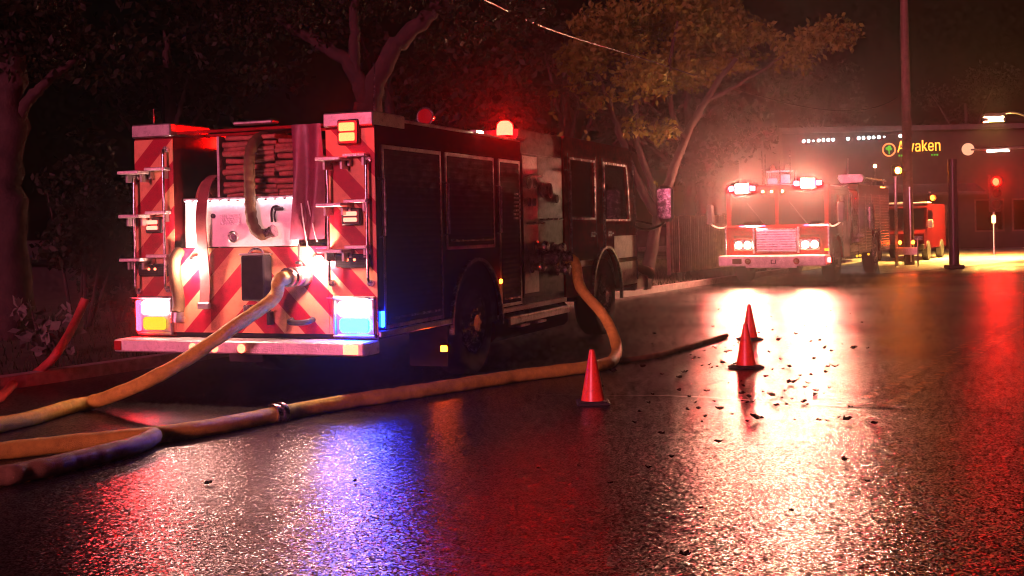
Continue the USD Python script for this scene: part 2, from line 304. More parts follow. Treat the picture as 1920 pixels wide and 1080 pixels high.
# ================================================================== the near fire engine
T1 = Frame(-2.363, 11.11, math.radians(21.3))
eng = thing('fire_engine', 'red fire engine seen from behind with chevron stripes, hose bed and folded hose load', 'fire engine', T1.o, T1.yaw)
rear = lambda px, py, y=0.0: T1.onY(px, py, y)
W, BZ0, BZ1 = 1.27, .56, 2.48          # half width, body bottom, body top
CL, CR = -.84, .79                     # the hose bed lies between the two rear columns
PB = 3.55                              # body ends here, pump panel follows
# body side walls with the rear wheel arch cut in
def side_wall(x0, x1, y0, y1, z0, z1, wy, wr, wz):
    a = math.asin((z0 - wz) / wr) if abs(z0 - wz) < wr else 0
    pts = [(y0, z0)] + [(wy - wr * math.cos(t), wz + wr * math.sin(t)) for t in np.linspace(a, PI - a, 24)] + [(y1, z0), (y1, z1), (y0, z1)]
    return prism(pts, x0, x1, 'x')
WY, FY, WR = 2.18, 6.8, .53
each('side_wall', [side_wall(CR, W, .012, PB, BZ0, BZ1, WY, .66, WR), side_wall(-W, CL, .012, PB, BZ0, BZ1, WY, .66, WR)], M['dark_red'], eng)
obj('hose_bed', [box(CL, CR, .35, PB, 1.30, 1.36), box(CL, CR, PB - .05, PB, 1.36, 2.45), box(CL, CR, .012, .35, BZ0, 1.36)], M['dark'], eng)
# rear faces with chevrons
obj('rear_panel', box(CL + .004, CR - .004, 0, .012, .60, 1.375), M['chevron'], eng)
obj('rear_panel', box(-W, CL, 0, .012, .60, 2.40), M['chevron'], eng)
obj('rear_panel', box(CR, W, 0, .012, .60, 2.40), M['chevron'], eng)
for x0, x1 in ((-W, CL), (CR, W)):
    obj('column_cap', box(x0 - .01, x1 + .005, -.03, .6, 2.42, 2.545, .012), M['steel'], eng)
# bright panel closing the hose bed at the rear
obj('tailgate', box(-.70, .50, -.02, .0, 1.385, 1.80, .006), M['panel'], eng)
obj('tailgate_hinge', box(-.70, .50, -.045, -.005, 1.808, 1.838, .006), M['steel'], eng)
M['lamp_strip'] = glow('tailgate_strip_lens', (1.0, 0.70, 0.78), 34.0)
for k in range(12):
    x = -.64 + k * .098
    obj('strip_bulb', box(x - .03, x + .03, -.06, -.047, 1.800, 1.812, .004), M['lamp_strip'], eng)
obj('label_plate', box(-.31, -.10, -.025, -.0202, 1.585, 1.68), M['plate'], eng)
for p in ((-.385, 1.67), (.47, 1.70)):
    obj('grommet', cyl((p[0], -.015, p[1]), (p[0], -.035, p[1]), .022, 14), M['black'], eng)
rg = trimesh.creation.torus(.045, .012, major_sections=24, minor_sections=8); rg.apply_transform(trimesh.transformations.rotation_matrix(PI / 2, [1, 0, 0])); rg.apply_translation((-.17, -.035, 1.475))
obj('ring_latch', [rg, cyl((-.17, -.018, 1.475), (-.17, -.03, 1.475), .03, 16)], M['chrome'], eng, smooth=40)
hk = spline([(.245, -.04, 1.60), (.25, -.05, 1.69), (.275, -.055, 1.735), (.32, -.055, 1.74), (.35, -.05, 1.715)], 16)
obj('nozzle_handle', [tubes(hk, .011, 8), tubes(spline([(.285, -.04, 1.60), (.283, -.05, 1.67), (.30, -.055, 1.71)], 8), .009, 8), box(.285, .375, -.07, -.035, 1.70, 1.735, .01)], M['black'], eng, smooth=40)
# dark inside of the bed on the left, divider and rail over the bed
obj('bed_divider', box(-.385, -.36, .05, 3.3, 1.36, 2.40), M['steel'], eng)
each('bed_rail', [cyl((CL, .08, 2.455), (CR, .08, 2.455), .016, 8), cyl((CL, .5, 2.455), (CR, .5, 2.455), .016, 8)], M['red'], eng, smooth=40)
obj('bed_light', box(-.24, .18, .10, .22, 2.50, 2.535, .01), M['steel'], eng)
# vinyl cover hanging down at the right of the bed
cv = []
NU, NV = 14, 26
for j in range(NV + 1):
    for i in range(NU + 1):
        s, t = i / NU, j / NV; x = .46 + .30 * s + .03 * math.sin(t * 3); z = 2.46 - 1.02 * t
        y = -.03 - .035 * math.sin(s * 9 + t * 2) * (0.3 + t) - .03 * t; cv.append((x, y, z))
cf = [[j * (NU + 1) + i, (j + 1) * (NU + 1) + i, (j + 1) * (NU + 1) + i + 1, j * (NU + 1) + i + 1] for j in range(NV) for i in range(NU)]
cm = trimesh.Trimesh(np.array(cv), np.array([q[:3] for q in cf] + [[q[0], q[2], q[3]] for q in cf]), process=False)
obj('bed_cover', cm, M['cover'], eng, smooth=True)
each('cover_cord', [tubes(spline([(.63, -.06, 1.78), (.70, -.09, 1.55), (.735, -.09, 1.42)], 12), .006, 6), tubes(spline([(.57, -.07, 1.76), (.62, -.10, 1.5), (.66, -.10, 1.30)], 12), .006, 6)], M['tape'], eng)
# steps and rails on the columns
for z in (2.09, 1.685, 1.28):
    for (x0, x1, yy, dz) in ((-1.30, -1.06, -.22, 0), (-1.10, -.86, -.09, .03)):
        st = obj('folding_step', box(x0, x1, yy, -.002, z + dz - .016, z + dz + .016, .006), M['plate'], eng)
        each('step_bracket', [box(x0 + .03, x0 + .05, yy * .6, 0, z + dz - .09, z + dz - .016), box(x1 - .05, x1 - .03, yy * .6, 0, z + dz - .09, z + dz - .016)], M['steel'], st)
for z in (2.135, 1.735, 1.335):
    for (x0, x1, yy, dz) in ((.80, 1.05, -.22, 0), (1.0, 1.22, -.09, .03)):
        st = obj('folding_step', box(x0, x1, yy, -.002, z + dz - .016, z + dz + .016, .006), M['plate'], eng)
        each('step_bracket', [box(x0 + .03, x0 + .05, yy * .6, 0, z + dz - .09, z + dz - .016), box(x1 - .05, x1 - .03, yy * .6, 0, z + dz - .09, z + dz - .016)], M['steel'], st)
for x, z0, z1 in ((-1.235, .98, 2.05), (-.90, 1.0, 2.3), (.835, 1.05, 2.12), (1.215, 1.05, 2.12)):
    hr = obj('handrail', tubes([(x, -.005, z0), (x, -.06, z0 + .01), (x, -.065, z0 + .06), (x, -.065, z1 - .06), (x, -.06, z1 - .01), (x, -.005, z1)], .014, 10), M['chrome'], eng, smooth=40)
    each('rail_foot', [cyl((x, .0, z0), (x, -.03, z0), .03, 12), cyl((x, .0, z1), (x, -.03, z1), .03, 12)], M['chrome'], hr, smooth=40)
# tailboard
tb = obj('tailboard', box(-1.31, 1.285, -.30, -.002, .44, .555, .012), M['plate'], eng)
for x in (-.44, -.21, .07):
    o = obj('marker_light', lathe([(.001, .022), (.028, .018), (.042, .0)], 14, 'y', (x, 0, 0)), M['lamp_marker'], eng)
    UsdGeom.Xformable(o).AddTransformOp().Set(Gf.Matrix4d(1, 0, 0, 0, 0, -1, 0, 0, 0, 0, -1, 0, 2 * 0, -.302, .492, 1))
obj('reflector', box(1.09, 1.235, -.312, -.3005, .455, .54, .006), M['lamp_marker'], eng)
obj('reflector', box(-1.30, -1.22, -.312, -.3005, .455, .54, .006), M['red'], eng)
# light pods in the lower corners
def pod(x0, x1, colour):
    p = obj('light_pod', [box(x0, x1, -.035, -.001, .575, .60, .008), box(x0, x1, -.035, -.001, .905, .935, .008), box(x0, x0 + .03, -.035, -.001, .60, .905, .008), box(x1 - .03, x1, -.035, -.001, .60, .905, .008), box(x0 + .03, x1 - .03, -.012, -.001, .60, .905)], M['steel'], eng)
    obj('flood_lens', box(x0 + .06, x1 - .06, -.075, -.013, .762, .892, .035), M['lamp_white'], p)
    obj('lens_hood', prism([(-.015, .908), (-.13, .925), (-.13, .932), (-.015, .925)], x0 + .0, x1 - .04, 'x'), M['steel'], p)
    obj('flasher_lens', box(x0 + .075, x1 - .065, -.06, -.013, .622, .742, .03), M[colour], p)
    return p
M['lamp_pod_red'] = glow('pod_red_lens', (1.0, 0.0012, 0.003), 300.0)
lp_ = pod(-1.255, -.86, 'lamp_amber'); obj('red_flasher_lens', box(-1.245, -1.19, -.07, -.036, .61, .90, .012), M['lamp_pod_red'], lp_)
bl_ = pod(.84, 1.255, 'lamp_blue')
M['lamp_blue_side'] = glow('blue_side_lens', (0.001, 0.02, 1.0), 260.0)
obj('side_lens', box(W + .001, W + .018, .05, .10, .66, .80, .006), M['lamp_blue_side'], bl_)
# flashers high and mid on the columns
def flasher(x, z, w, h, lens='lamp_red'):
    fb = obj('flasher', box(x - w / 2 - .03, x + w / 2 + .03, -.05, -.001, z - h / 2 - .03, z + h / 2 + .03, .012), M['black'], eng)
    obj('flasher_lens', box(x - w / 2, x + w / 2, -.075, -.051, z + .008, z + h / 2, .008), M[lens], fb)
    obj('flasher_lens', box(x - w / 2, x + w / 2, -.075, -.051, z - h / 2, z - .008, .008), M[lens], fb)
M['lamp_mid'] = glow('mid_flasher_lens', (1.0, 0.09, 0.06), 9.0)
M['lamp_high'] = glow('high_flasher_lens', (1.0, 0.005, 0.0015), 170.0)
flasher(1.035, 2.37, .15, .16, 'lamp_high'); flasher(1.05, 1.63, .13, .09, 'lamp_mid'); flasher(-1.04, 1.60, .12, .09, 'lamp_mid')
# step lights under little chrome hoods
for x in (-.585, .715):
    h = obj('step_light', prism([(x - .05, 1.255), (x - .06, 1.27), (x - .035, 1.30), (x + .035, 1.30), (x + .06, 1.27), (x + .05, 1.255)], -.055, -.001, 'y'), M['chrome'], eng)
    obj('bulb', trimesh.creation.icosphere(2, .028).apply_translation((x, -.125, 1.245)), M['lamp_step'], h, smooth=True)
# round reflectors and loops below the steps
for x, z in ((-1.05, 1.19), (1.05, 1.255)):
    sb = obj('speaker_grille', [box(x - .17, x + .17, -.05, -.001, z - .07, z + .05, .015)] + [box(x - .15, x + .15, -.058, -.05, z - .06 + k * .022, z - .05 + k * .022) for k in range(5)], M['dark'], eng)
    for k in (-.035, .035): obj('indicator', cyl((x + k, -.058, z), (x + k, -.066, z), .012, 10), M['lamp_marker'], sb)
# tool box and catches on the lower rear panel
tbx = obj('tool_box', box(-.03, .215, -.14, -.001, .90, 1.305, .012), M['dark'], eng)
obj('handle', tubes(spline([(.02, -.07, 1.305), (.03, -.07, 1.34), (.16, -.07, 1.34), (.17, -.07, 1.305)], 16), .012, 8), M['chrome'], tbx, smooth=40)
obj('lid', box(-.04, .225, -.15, 0, 1.306, 1.325, .006), M['steel'], tbx)
obj('latch', box(-.03, .05, -.12, -.001, .80, .86, .01), M['chrome'], eng)
obj('lever', [box(.19, .225, -.08, -.001, .68, .80, .008), cyl((.20, -.06, .79), (.24, -.09, .82), .012, 8)], M['black'], eng)
obj('handle', tubes(spline([(.42, -.01, .72), (.44, -.09, .71), (.60, -.10, .71), (.63, -.01, .73)], 16), .026, 8), M['black'], eng, smooth=40)
# discharge outlet on the rear
ou = obj('discharge_outlet', lathe([(.055, 0), (.09, .0), (.09, .05), (.065, .06), (.065, .12), (.085, .13), (.085, .17), (.06, .18)], 24, 'y', (0, 0, 0)).apply_transform(trimesh.transformations.rotation_matrix(PI, [0, 0, 1])).apply_translation((.545, -.002, 1.115)), M['steel'], eng, smooth=40)
obj('valve_lever', [tubes([(.545, -.03, 1.18), (.54, -.07, 1.27), (.535, -.07, 1.40)], .012, 8), box(.50, .56, -.09, -.05, 1.22, 1.25, .01)], M['black'], ou)
# right side: shutters, trims
def trim(y0, y1, z0, z1, w=.035):
    return [box(W, W + .012, y0, y0 + w, z0, z1, .004), box(W, W + .012, y1 - w, y1, z0, z1, .004), box(W, W + .012, y0 + w, y1 - w, z1 - w, z1, .004), box(W, W + .012, y0 + w, y1 - w, z0, z0 + w, .004)]
for (y0, y1, z0, z1) in ((.12, 1.36, .64, 2.26), (1.46, 2.72, 1.30, 2.26), (2.86, 3.5, .64, 2.26)):
    d = obj('roller_shutter', shutter(W + .007, y0 + .035, y1 - .035, z0 + .035, z1 - .035), M['shutter'], eng, smooth=30)
    obj('shutter_frame', trim(y0, y1, z0, z1), M['steel'], d)
    obj('lift_bar', tubes([(W + .012, y0 + .1, z0 + .09), (W + .035, y0 + .12, z0 + .09), (W + .035, y1 - .12, z0 + .09), (W + .012, y1 - .1, z0 + .09)], .012, 8), M['chrome'], d)
for y in (.06, 1.41, 2.79):
    obj('grab_rail', tubes([(W, y, 1.45), (W + .06, y, 1.46), (W + .06, y, 1.95), (W, y, 1.96)], .014, 8), M['chrome'], eng, smooth=40)
obj('rub_rail', box(W, W + .035, .0, 1.50, .575, .63, .008), M['steel'], eng)
obj('rub_rail', box(W, W + .035, 2.86, 5.0, .575, .63, .008), M['steel'], eng)
# fender rings
def ring(y, z, r, x):
    pts = [(y - r * math.cos(t), z + r * math.sin(t)) for t in np.linspace(-.1, PI + .1, 40)]; pin = [(y - (r - .035) * math.cos(t), z + (r - .035) * math.sin(t)) for t in np.linspace(PI + .1, -.1, 40)]
    return prism(pts + pin, x, x + .045, 'x')
obj('fender_ring', ring(WY, WR, .675, W - .005), M['chrome'], eng, smooth=30)
each('wheel_well', [prism(arc(WY, WR, .655, -.05, PI + .05, 24), CR + .02, W - .03, 'x'), prism(arc(FY, WR, .655, -.05, PI + .05, 24), .5, W - .25, 'x')], M['black'], eng)
for y in (WY, FY):
    wheel(eng, W - .02, y, WR, .30, 1); wheel(eng, -W + .02, y, WR, .30, -1)
obj('axle', [cyl((-1, WY, WR), (1, WY, WR), .09, 12), cyl((-1, FY, WR), (1, FY, WR), .07, 12), trimesh.creation.icosphere(2, .22).apply_translation((0, WY, WR))], M['dark'], eng)
each('chassis', [box(-.45, -.35, .0, 8.6, .62, .86), box(.35, .45, .0, 8.6, .62, .86)], M['dark'], eng)
each('mud_flap', [box(.85, W - .01, 1.46, 1.47, .16, .56), box(-W + .01, -.85, 1.46, 1.47, .16, .56)], M['rubber'], eng)
ml = obj('side_marker', box(W - .06, W + .03, 1.40, 1.455, .30, .38, .01), M['black'], eng)
obj('marker_lens', box(W - .05, W + .02, 1.385, 1.40, .31, .37, .006), M['lamp_orange'], ml)
obj('fuel_tank', box(.5, 1.12, 3.0, 5.6, .24, .54, .05), M['dark_red'], eng)
# pump panel
obj('pump_house', box(-W + .05, W - .02, PB + .002, 5.05, .62, 2.63), M['dark'], eng)
pp = obj('pump_panel', box(W - .02, W, PB + .03, 4.98, .70, 2.36, .006), M['dark'], eng)
obj('panel_strip', box(W + .0005, W + .006, PB + .05, 4.08, .75, 2.33, .002), M['steel'], pp)
each('vent_plate', [box(W + .007, W + .022, 3.28, 3.48, 1.60 + k * .045, 1.625 + k * .045, .004) for k in range(7)], M['chrome'], eng)
for (y, z, r) in ((3.78, 2.02, .07), (3.98, 2.02, .055), (3.78, 1.80, .05), (3.95, 1.80, .05), (4.25, 1.95, .09), (4.5, 1.95, .09), (4.75, 1.85, .05)):
    g = obj('gauge', lathe([(.001, .012), (r * .85, .012), (r * .87, .022), (r, .022), (r, 0)], 20, 'x', (W, y, z)), M['chrome'], pp, smooth=35)
    obj('gauge_face', cyl((W + .0125, y, z), (W + .0145, y, z), r * .82, 18), M['black'], pp)
for k, (y, z) in enumerate(((3.7, 1.55), (3.86, 1.55), (4.02, 1.55), (4.18, 1.6), (4.34, 1.6), (4.5, 1.6), (4.66, 1.6))):
    obj('valve_handle', [cyl((W, y, z), (W + .09, y, z), .010, 8), box(W + .085, W + .115, y - .035, y + .035, z - .014, z + .014, .01)], M['chrome'], pp)
obj('light_bar', box(W, W + .09, 3.66, 4.04, 2.085, 2.115, .008), M['chrome'], pp)
INY, INZ = 4.22, 1.13
it = obj('intake', lathe([(.06, 0), (.13, 0), (.13, .03), (.095, .05), (.095, .16), (.12, .17), (.12, .22), (.10, .24), (.075, .24)], 26, 'x', (W, INY, INZ)), M['chrome'], pp, smooth=40)
for k in range(6):
    a = k * PI / 3; obj('lug', box(-.02, .02, -.015, .015, .11, .15, .005).apply_transform(trimesh.transformations.rotation_matrix(a, [1, 0, 0])).apply_translation((W + .195, INY, INZ)), M['chrome'], it)
for (y, z) in ((4.0, 1.28), (3.85, 1.05), (4.6, 1.25), (4.75, .98)):
    obj('discharge_cap', lathe([(.001, .16), (.05, .16), (.065, .14), (.065, .10), (.045, .09), (.045, .02), (.075, .015), (.075, 0)], 20, 'x', (W, y, z)), M['chrome'], pp, smooth=40)
obj('running_board', [box(W - .25, W + .06, 3.0, 5.02, .50, .53, .006), box(W + .03, W + .06, 3.0, 5.02, .44, .50, .004)], M['plate'], eng)
for y in (3.2, 3.75): obj('side_step', [box(W - .05, W + .10, y, y + .3, .40, .43, .006), box(W - .02, W + .01, y + .02, y + .05, .42, .52), box(W - .02, W + .01, y + .25, y + .28, .42, .52)], M['steel'], eng)
so = obj('side_marker', box(W, W + .02, 2.78, 2.84, .90, .96, .006), M['black'], eng)
obj('marker_lens', trimesh.creation.icosphere(2, .026).apply_translation((W + .025, 2.81, .93)), M['lamp_orange'], so, smooth=True)
# cab
CY0, CY1, CZ = 5.06, 8.38, 2.64
prof = [(CY0, .62), (CY0, CZ - .05), (CY0 + .06, CZ), (CY1 - .32, CZ), (CY1 - .16, CZ - .10), (CY1 - .02, 1.55), (CY1, 1.42), (CY1, .62), (FY + .68, .62)]
a = math.asin((.62 - WR) / .68)
prof += [(FY + .68 * math.cos(t), WR + .68 * math.sin(t)) for t in np.linspace(a, PI - a, 24)]
win = lambda y0, y1, z0, z1: [(y0, z0), (y1, z0), (y1, z1), (y0, z1)]
from shapely.geometry import Polygon
def wall_with(x0, x1, poly, holes):
    s = Polygon(poly).buffer(0)
    for h in holes: s = s.difference(Polygon(h))
    m = trimesh.creation.extrude_polygon(s, abs(x1 - x0), engine='earcut'); v = np.array(m.vertices)
    return trimesh.Trimesh(np.stack([v[:, 2] + min(x0, x1), v[:, 0], v[:, 1]], 1), m.faces, process=False)
rw, fw = win(5.30, 6.32, 1.62, 2.36), [(6.78, 1.60), (8.02, 1.60), (7.88, 2.36), (6.78, 2.36)]
mid = win(6.42, 6.70, 1.7, 2.34)
for sgn in (1, -1):
    xs = (W - .06, W) if sgn > 0 else (-W, -W + .06)
    obj('cab_side', wall_with(*xs, prof, [rw, fw]), M['red'], eng)
    for pw, inset in ((rw, .03), (fw, .03)):
        xo = W - .03 if sgn > 0 else -W + .03
        g = obj('side_window', prism(pw, xo - .004, xo + .004, 'x'), M['glass'], eng)
        outer = Polygon(pw).buffer(.03, join_style=2); fr = outer.difference(Polygon(pw))
        fm = trimesh.creation.extrude_polygon(fr, .012, engine='earcut'); v = np.array(fm.vertices)
        xf = W + .0005 if sgn > 0 else -W - .0125
        obj('window_frame', trimesh.Trimesh(np.stack([v[:, 2] + xf, v[:, 0], v[:, 1]], 1), fm.faces, process=False), M['chrome'], g)
each('cab_roof', [box(-W + .06, W - .06, CY0, CY1 - .25, CZ - .045, CZ), box(-W + .06, W - .06, CY0, CY0 + .06, .62, CZ - .045), box(-W + .06, W - .06, CY0 + .06, CY1 - .1, .60, .66)], M['red'], eng)
obj('cab_front', [prism([(CY1 - .04, .66), (CY1, .66), (CY1, 1.42), (CY1 - .02, 1.55), (CY1 - .06, 1.55)], -W + .06, W - .06, 'x'), prism([(CY1 - .30, CZ - .05), (CY1 - .25, CZ), (CY1 - .16, CZ - .1), (CY1 - .19, CZ - .12)], -W + .06, W - .06, 'x')], M['white'], eng)
obj('windscreen', prism([(CY1 - .06, 1.55), (CY1 - .045, 1.55), (CY1 - .18, CZ - .11), (CY1 - .195, CZ - .11)], -W + .06, W - .06, 'x'), M['glass'], eng)
for x in (-.7, .7):
    obj('seat', [box(x - .25, x + .25, 7.0, 7.5, 1.2, 1.32, .04), box(x - .25, x + .25, 6.9, 7.02, 1.32, 1.95, .04), box(x - .13, x + .13, 6.92, 7.0, 1.97, 2.15, .03)], M['black'], eng)
obj('dashboard', box(-W + .08, W - .08, 7.75, 8.2, 1.2, 1.5, .05), M['black'], eng)
# white lower band, door seams, handles
SB = [(FY + .68, .64), (CY1 - .01, .64), (CY1 - .01, 1.36), (FY + .42, 1.36)] + [(FY + .70 * math.cos(t), WR + .70 * math.sin(t)) for t in np.linspace(.93, math.asin(.11 / .70), 8)]
each('white_band', [prism(SB, W + .0005, W + .005, 'x'), prism([(CY0 + .02, .98), (6.16, .98), (6.25, 1.06), (CY0 + .02, 1.06)], W + .0005, W + .005, 'x')], M['white'], eng)
obj('red_stripe', prism([(FY + .62, .98), (CY1 - .01, .98), (CY1 - .01, 1.04), (FY + .60, 1.04)], W + .0055, W + .009, 'x'), M['red'], eng)
each('door_seam', [box(W, W + .003, y, y + .012, .98 if y < 6.4 else 1.22, 2.44) for y in (5.22, 6.40, 6.70)], M['black'], eng)
for y in (6.22, 7.0): obj('door_handle', [box(W, W + .012, y - .09, y + .09, 1.36, 1.43, .01), cyl((W + .03, y - .08, 1.4), (W + .03, y + .08, 1.4), .012, 8)], M['chrome'], eng)
obj('grab_rail', tubes([(W, 5.12, 1.1), (W + .07, 5.12, 1.12), (W + .07, 5.12, 2.2), (W, 5.12, 2.22)], .016, 8), M['chrome'], eng, smooth=40)
obj('grab_rail', tubes([(W, 6.56, 1.2), (W + .07, 6.56, 1.22), (W + .07, 6.56, 2.0), (W, 6.56, 2.02)], .016, 8), M['chrome'], eng, smooth=40)
obj('corner_trim', [tubes([(W + .004, CY1 - .005, .7), (W + .004, CY1 - .005, 1.42), (W + .004, CY1 - .03, 1.6), (W + .004, CY1 - .17, 2.48)], .018, 8)], M['chrome'], eng, smooth=40)
obj('fender_ring', ring(FY, WR, .70, W - .005), M['chrome'], eng, smooth=30)
# bumper
bp = obj('front_bumper', [box(-W + .02, W - .02, 8.42, 9.15, .52, .80, .03)], M['steel'], eng)
obj('bumper_end', box(W - .09, W, 9.0, 9.24, .50, .82, .02), M['white'], bp)
obj('bumper_hose', [tubes(spline([(-.9, 8.7, .86), (0, 8.75, .88), (1.0, 8.7, .87), (W + .02, 8.75, .82), (W + .05, 9.0, .74)], 24), .07, 12), tubes(spline([(-.8, 8.9, .86), (.3, 8.95, .87), (1.1, 8.9, .85)], 20), .06, 12)], M['canvas_dark'], bp, smooth=40)
# mirror
mr = obj('mirror_arm', [tubes(spline([(W, CY1 - .10, 1.50), (W + .2, CY1 + .22, 1.45), (W + .36, CY1 + .34, 1.55)], 14), .02, 8), tubes(spline([(W, CY1 - .06, 1.58), (W + .2, CY1 + .18, 1.52)], 8), .016, 8)], M['black'], eng, smooth=40)
obj('mirror_head', box(W + .24, W + .50, CY1 + .28, CY1 + .42, 1.55, 2.10, .06), M['black'], mr)
obj('mirror_glass', box(W + .265, W + .475, CY1 + .272, CY1 + .279, 1.60, 2.05), M['chrome'], mr)
# roof gear
bc = obj('roof_beacon', [cyl((W - .18, 3.55, 2.48), (W - .18, 3.55, 2.56), .10, 18), box(W - .5, W + .02, 3.42, 3.68, 2.49, 2.53, .01)], M['black'], eng)
obj('beacon_lens', lathe([(.001, .17), (.05, .165), (.085, .13), (.095, .06), (.095, .0)], 18, 'z', (W - .18, 3.55, 2.56)), M['lamp_roof'], bc, smooth=True)
cl2 = obj('clearance_light', box(W - .05, W + .03, 2.20, 2.40, 2.49, 2.53, .01), M['steel'], eng)
M['lamp_clear'] = glow('clearance_lens', (1.0, 0.75, 0.45), 25.0)
obj('clearance_lens', box(W + .031, W + .04, 2.22, 2.38, 2.497, 2.523), M['lamp_clear'], cl2)
SX, SY, SZ = W - .12, 1.30, 2.60
sl = obj('spotlight', [lathe([(.001, .12), (.045, .11), (.075, .06), (.08, .0), (.07, -.01), (.001, -.015)], 24, 'y', (SX, SY, SZ)), cyl((SX, SY + .04, 2.48), (SX, SY + .04, SZ - .05), .015, 8)], M['red'], eng, smooth=40)
obj('rim', trimesh.creation.torus(.084, .009, major_sections=24, minor_sections=8).apply_transform(trimesh.transformations.rotation_matrix(PI / 2, [1, 0, 0])).apply_translation((SX, SY - .005, SZ)), M['chrome'], sl, smooth=40)
an = obj('whip_aerial', tubes([(W - .02, .05, 2.54), (W - .02, .06, 2.75), (W - .015, .06, 2.95)], [.012, .007, .004], 6), M['chrome'], eng)
obj('whip_aerial', tubes([(-1.12, .1, 2.54), (-1.12, .1, 2.70)], [.01, .005], 6), M['chrome'], eng)
obj('body_top_rail', [box(W - .06, W + .006, .6, PB, 2.482, 2.512, .008), box(-W - .006, -W + .06, .6, PB, 2.482, 2.512, .008)], M['steel'], eng)
obj('deck_gun', [cyl((0, 4.3, 2.40), (0, 4.3, 2.55), .10, 16), tubes(spline([(0, 4.3, 2.55), (.0, 4.1, 2.68), (0, 3.6, 2.62)], 14), [.07] * 7 + list(np.linspace(.07, .04, 7)), 12)], M['chrome'], eng, smooth=40)

# ------------------------------------------------------------------ hose load in the bed: folded flakes stacked in layers
hl = thing('hose_load', 'flat hose folded in zigzag layers stacked inside the open bed of the near engine', 'hose', T1.o, T1.yaw)
rr = np.random.default_rng(5)
for col, (x0, x1) in enumerate(((-.33, -.06), (-.04, .22), (.24, .50))):
    z = 1.365; k = 0
    while z < 2.40 - .04 * col:
        h = .044 + rr.random() * .02; y0 = .05 + rr.random() ** 2 * .07; dx = rr.normal(0, .006)
        nseg = 7; zz = z + h / 2; pr = []
        ln = [(y0 + h * .5 * (1 - math.sin(t)), zz + h * .46 * math.cos(t)) for t in np.linspace(0, PI, 7)]
        poly = ln + [(2.8, zz - h * .46), (2.8, zz + h * .46)]
        m = prism(poly, x0 + dx, x1 + dx + .012 - .02 * rr.random(), 'x')
        v = np.array(m.vertices); tl = rr.normal(0, .03); v[:, 2] += (tl * (v[:, 0] - (x0 + x1) / 2) + .010 * np.sin(v[:, 0] * 21 + k * 1.7)) * (v[:, 1] < 1); v[:, 1] += (v[:, 1] < 1) * rr.normal(0, .05) * (v[:, 0] - (x0 + x1) / 2)
        obj('hose_fold', trimesh.Trimesh(v, m.faces, process=False), M['fold'], hl, smooth=35)
        z += h - .003; k += 1
cs = obj('crumpled_hose', tubes(spline([(-.75, .3, 1.46), (-.62, .16, 1.84), (-.52, .14, 1.96), (-.44, .2, 1.86), (-.42, .5, 1.6)], 24), .075, 12), M['fold'], hl, smooth=40)
# the attack line hanging over the tailgate with its coupling
hh = thing('hanging_hose', 'dark hose hanging out of the hose bed and looping in front of the bright tailgate', 'hose', T1.o, T1.yaw)
hp = spline([(.05, .5, 2.40), (.045, .12, 2.38), (.05, -.04, 2.28), (.05, -.085, 2.0), (.06, -.09, 1.70), (.09, -.09, 1.56), (.155, -.09, 1.495), (.22, -.085, 1.50)], 60)
obj('hose_body', tubes(hp, .05 + .004 * np.sin(np.arange(60) * 1.9), 14), M['canvas_dark'], hh, smooth=40)
obj('coupling', [cyl((.21, -.085, 1.497), (.27, -.085, 1.515), .048, 18), cyl((.265, -.085, 1.513), (.30, -.085, 1.525), .056, 18)], M['chrome'], hh, smooth=40)
ws = thing('webbing_strap', 'reddish webbing strap hanging straight down past the tailgate', 'strap', T1.o, T1.yaw)
q = spline([(-.46, .25, 2.02), (-.46, .02, 2.0), (-.462, -.065, 1.86), (-.47, -.075, 1.3), (-.48, -.06, .86)], 30)
v = []; 
for i, p in enumerate(q): v += [p + [-.055, .0, 0], p + [.055, -.006, 0], p + [.055, .008, 0.006], p + [-.055, .014, .006]]
f = []
for i in range(29):
    for k in range(4):
        a_, b_ = 4 * i + k, 4 * i + (k + 1) % 4; f += [[a_, b_, b_ + 4], [a_, b_ + 4, a_ + 4]]
obj('strap_body', trimesh.Trimesh(np.array(v), np.array(f)[:, ::-1], process=False), M['strap'], ws)
obj('strap_buckle', box(-.545, -.415, -.085, -.04, .82, .88, .01), M['steel'], ws)
w2 = thing('flat_hose', 'olive brown flat hose end hanging beside the left column of the near engine', 'hose', T1.o, T1.yaw)
q = spline([(-.78, .0, 1.35), (-.78, -.07, 1.28), (-.775, -.08, 1.1), (-.77, -.07, .78)], 20)
obj('hose_body', tubes(q, .055, 10), M['canvas_dark'], w2, smooth=40)
obj('coupling', [cyl((-.77, -.07, .79), (-.77, -.07, .70), .062, 16), cyl((-.77, -.07, .745), (-.77, -.07, .725), .07, 16)], M['steel'], w2, smooth=40)

# ------------------------------------------------------------------ hoses on the road
def hose(name, pts, r, m, label, ends=(), group=None, n=90):
    p = spline(pts, n); t = thing(name, label, 'hose', p[0], 0, group); p0 = p[0].copy()
    hr_ = np.random.default_rng(len(label)); rad = r * (1 + .02 * np.sin(np.arange(n) * .9) + .02 * hr_.normal(size=n)); p[3:] += np.cumsum(hr_.normal(0, .004, (n - 3, 3)), axis=0) * [1, 1, 0] * np.sin(np.linspace(0, PI, n - 3))[:, None]
    p = p.copy(); p[:, 2] = np.maximum(p[:, 2], r)
    obj('hose_body', tubes(p - p0, rad, 16), M[m], t, smooth=40)
    for k in ends:
        i, d = (0, 1) if k == 0 else (int(n * k), 1); e = p[i] - p0; dr = p[i + d] - p[i]; dr = dr / np.linalg.norm(dr)
        c = obj('coupling', [cyl(e - dr * .02, e + dr * .10, r * 1.25, 20), cyl(e + dr * .0, e + dr * .03, r * 1.5, 20), cyl(e + dr * .07, e + dr * .10, r * 1.42, 20)], M['chrome'], t, smooth=40)
    return t
def g3(px, py, r=.062): return G(px, py, r)
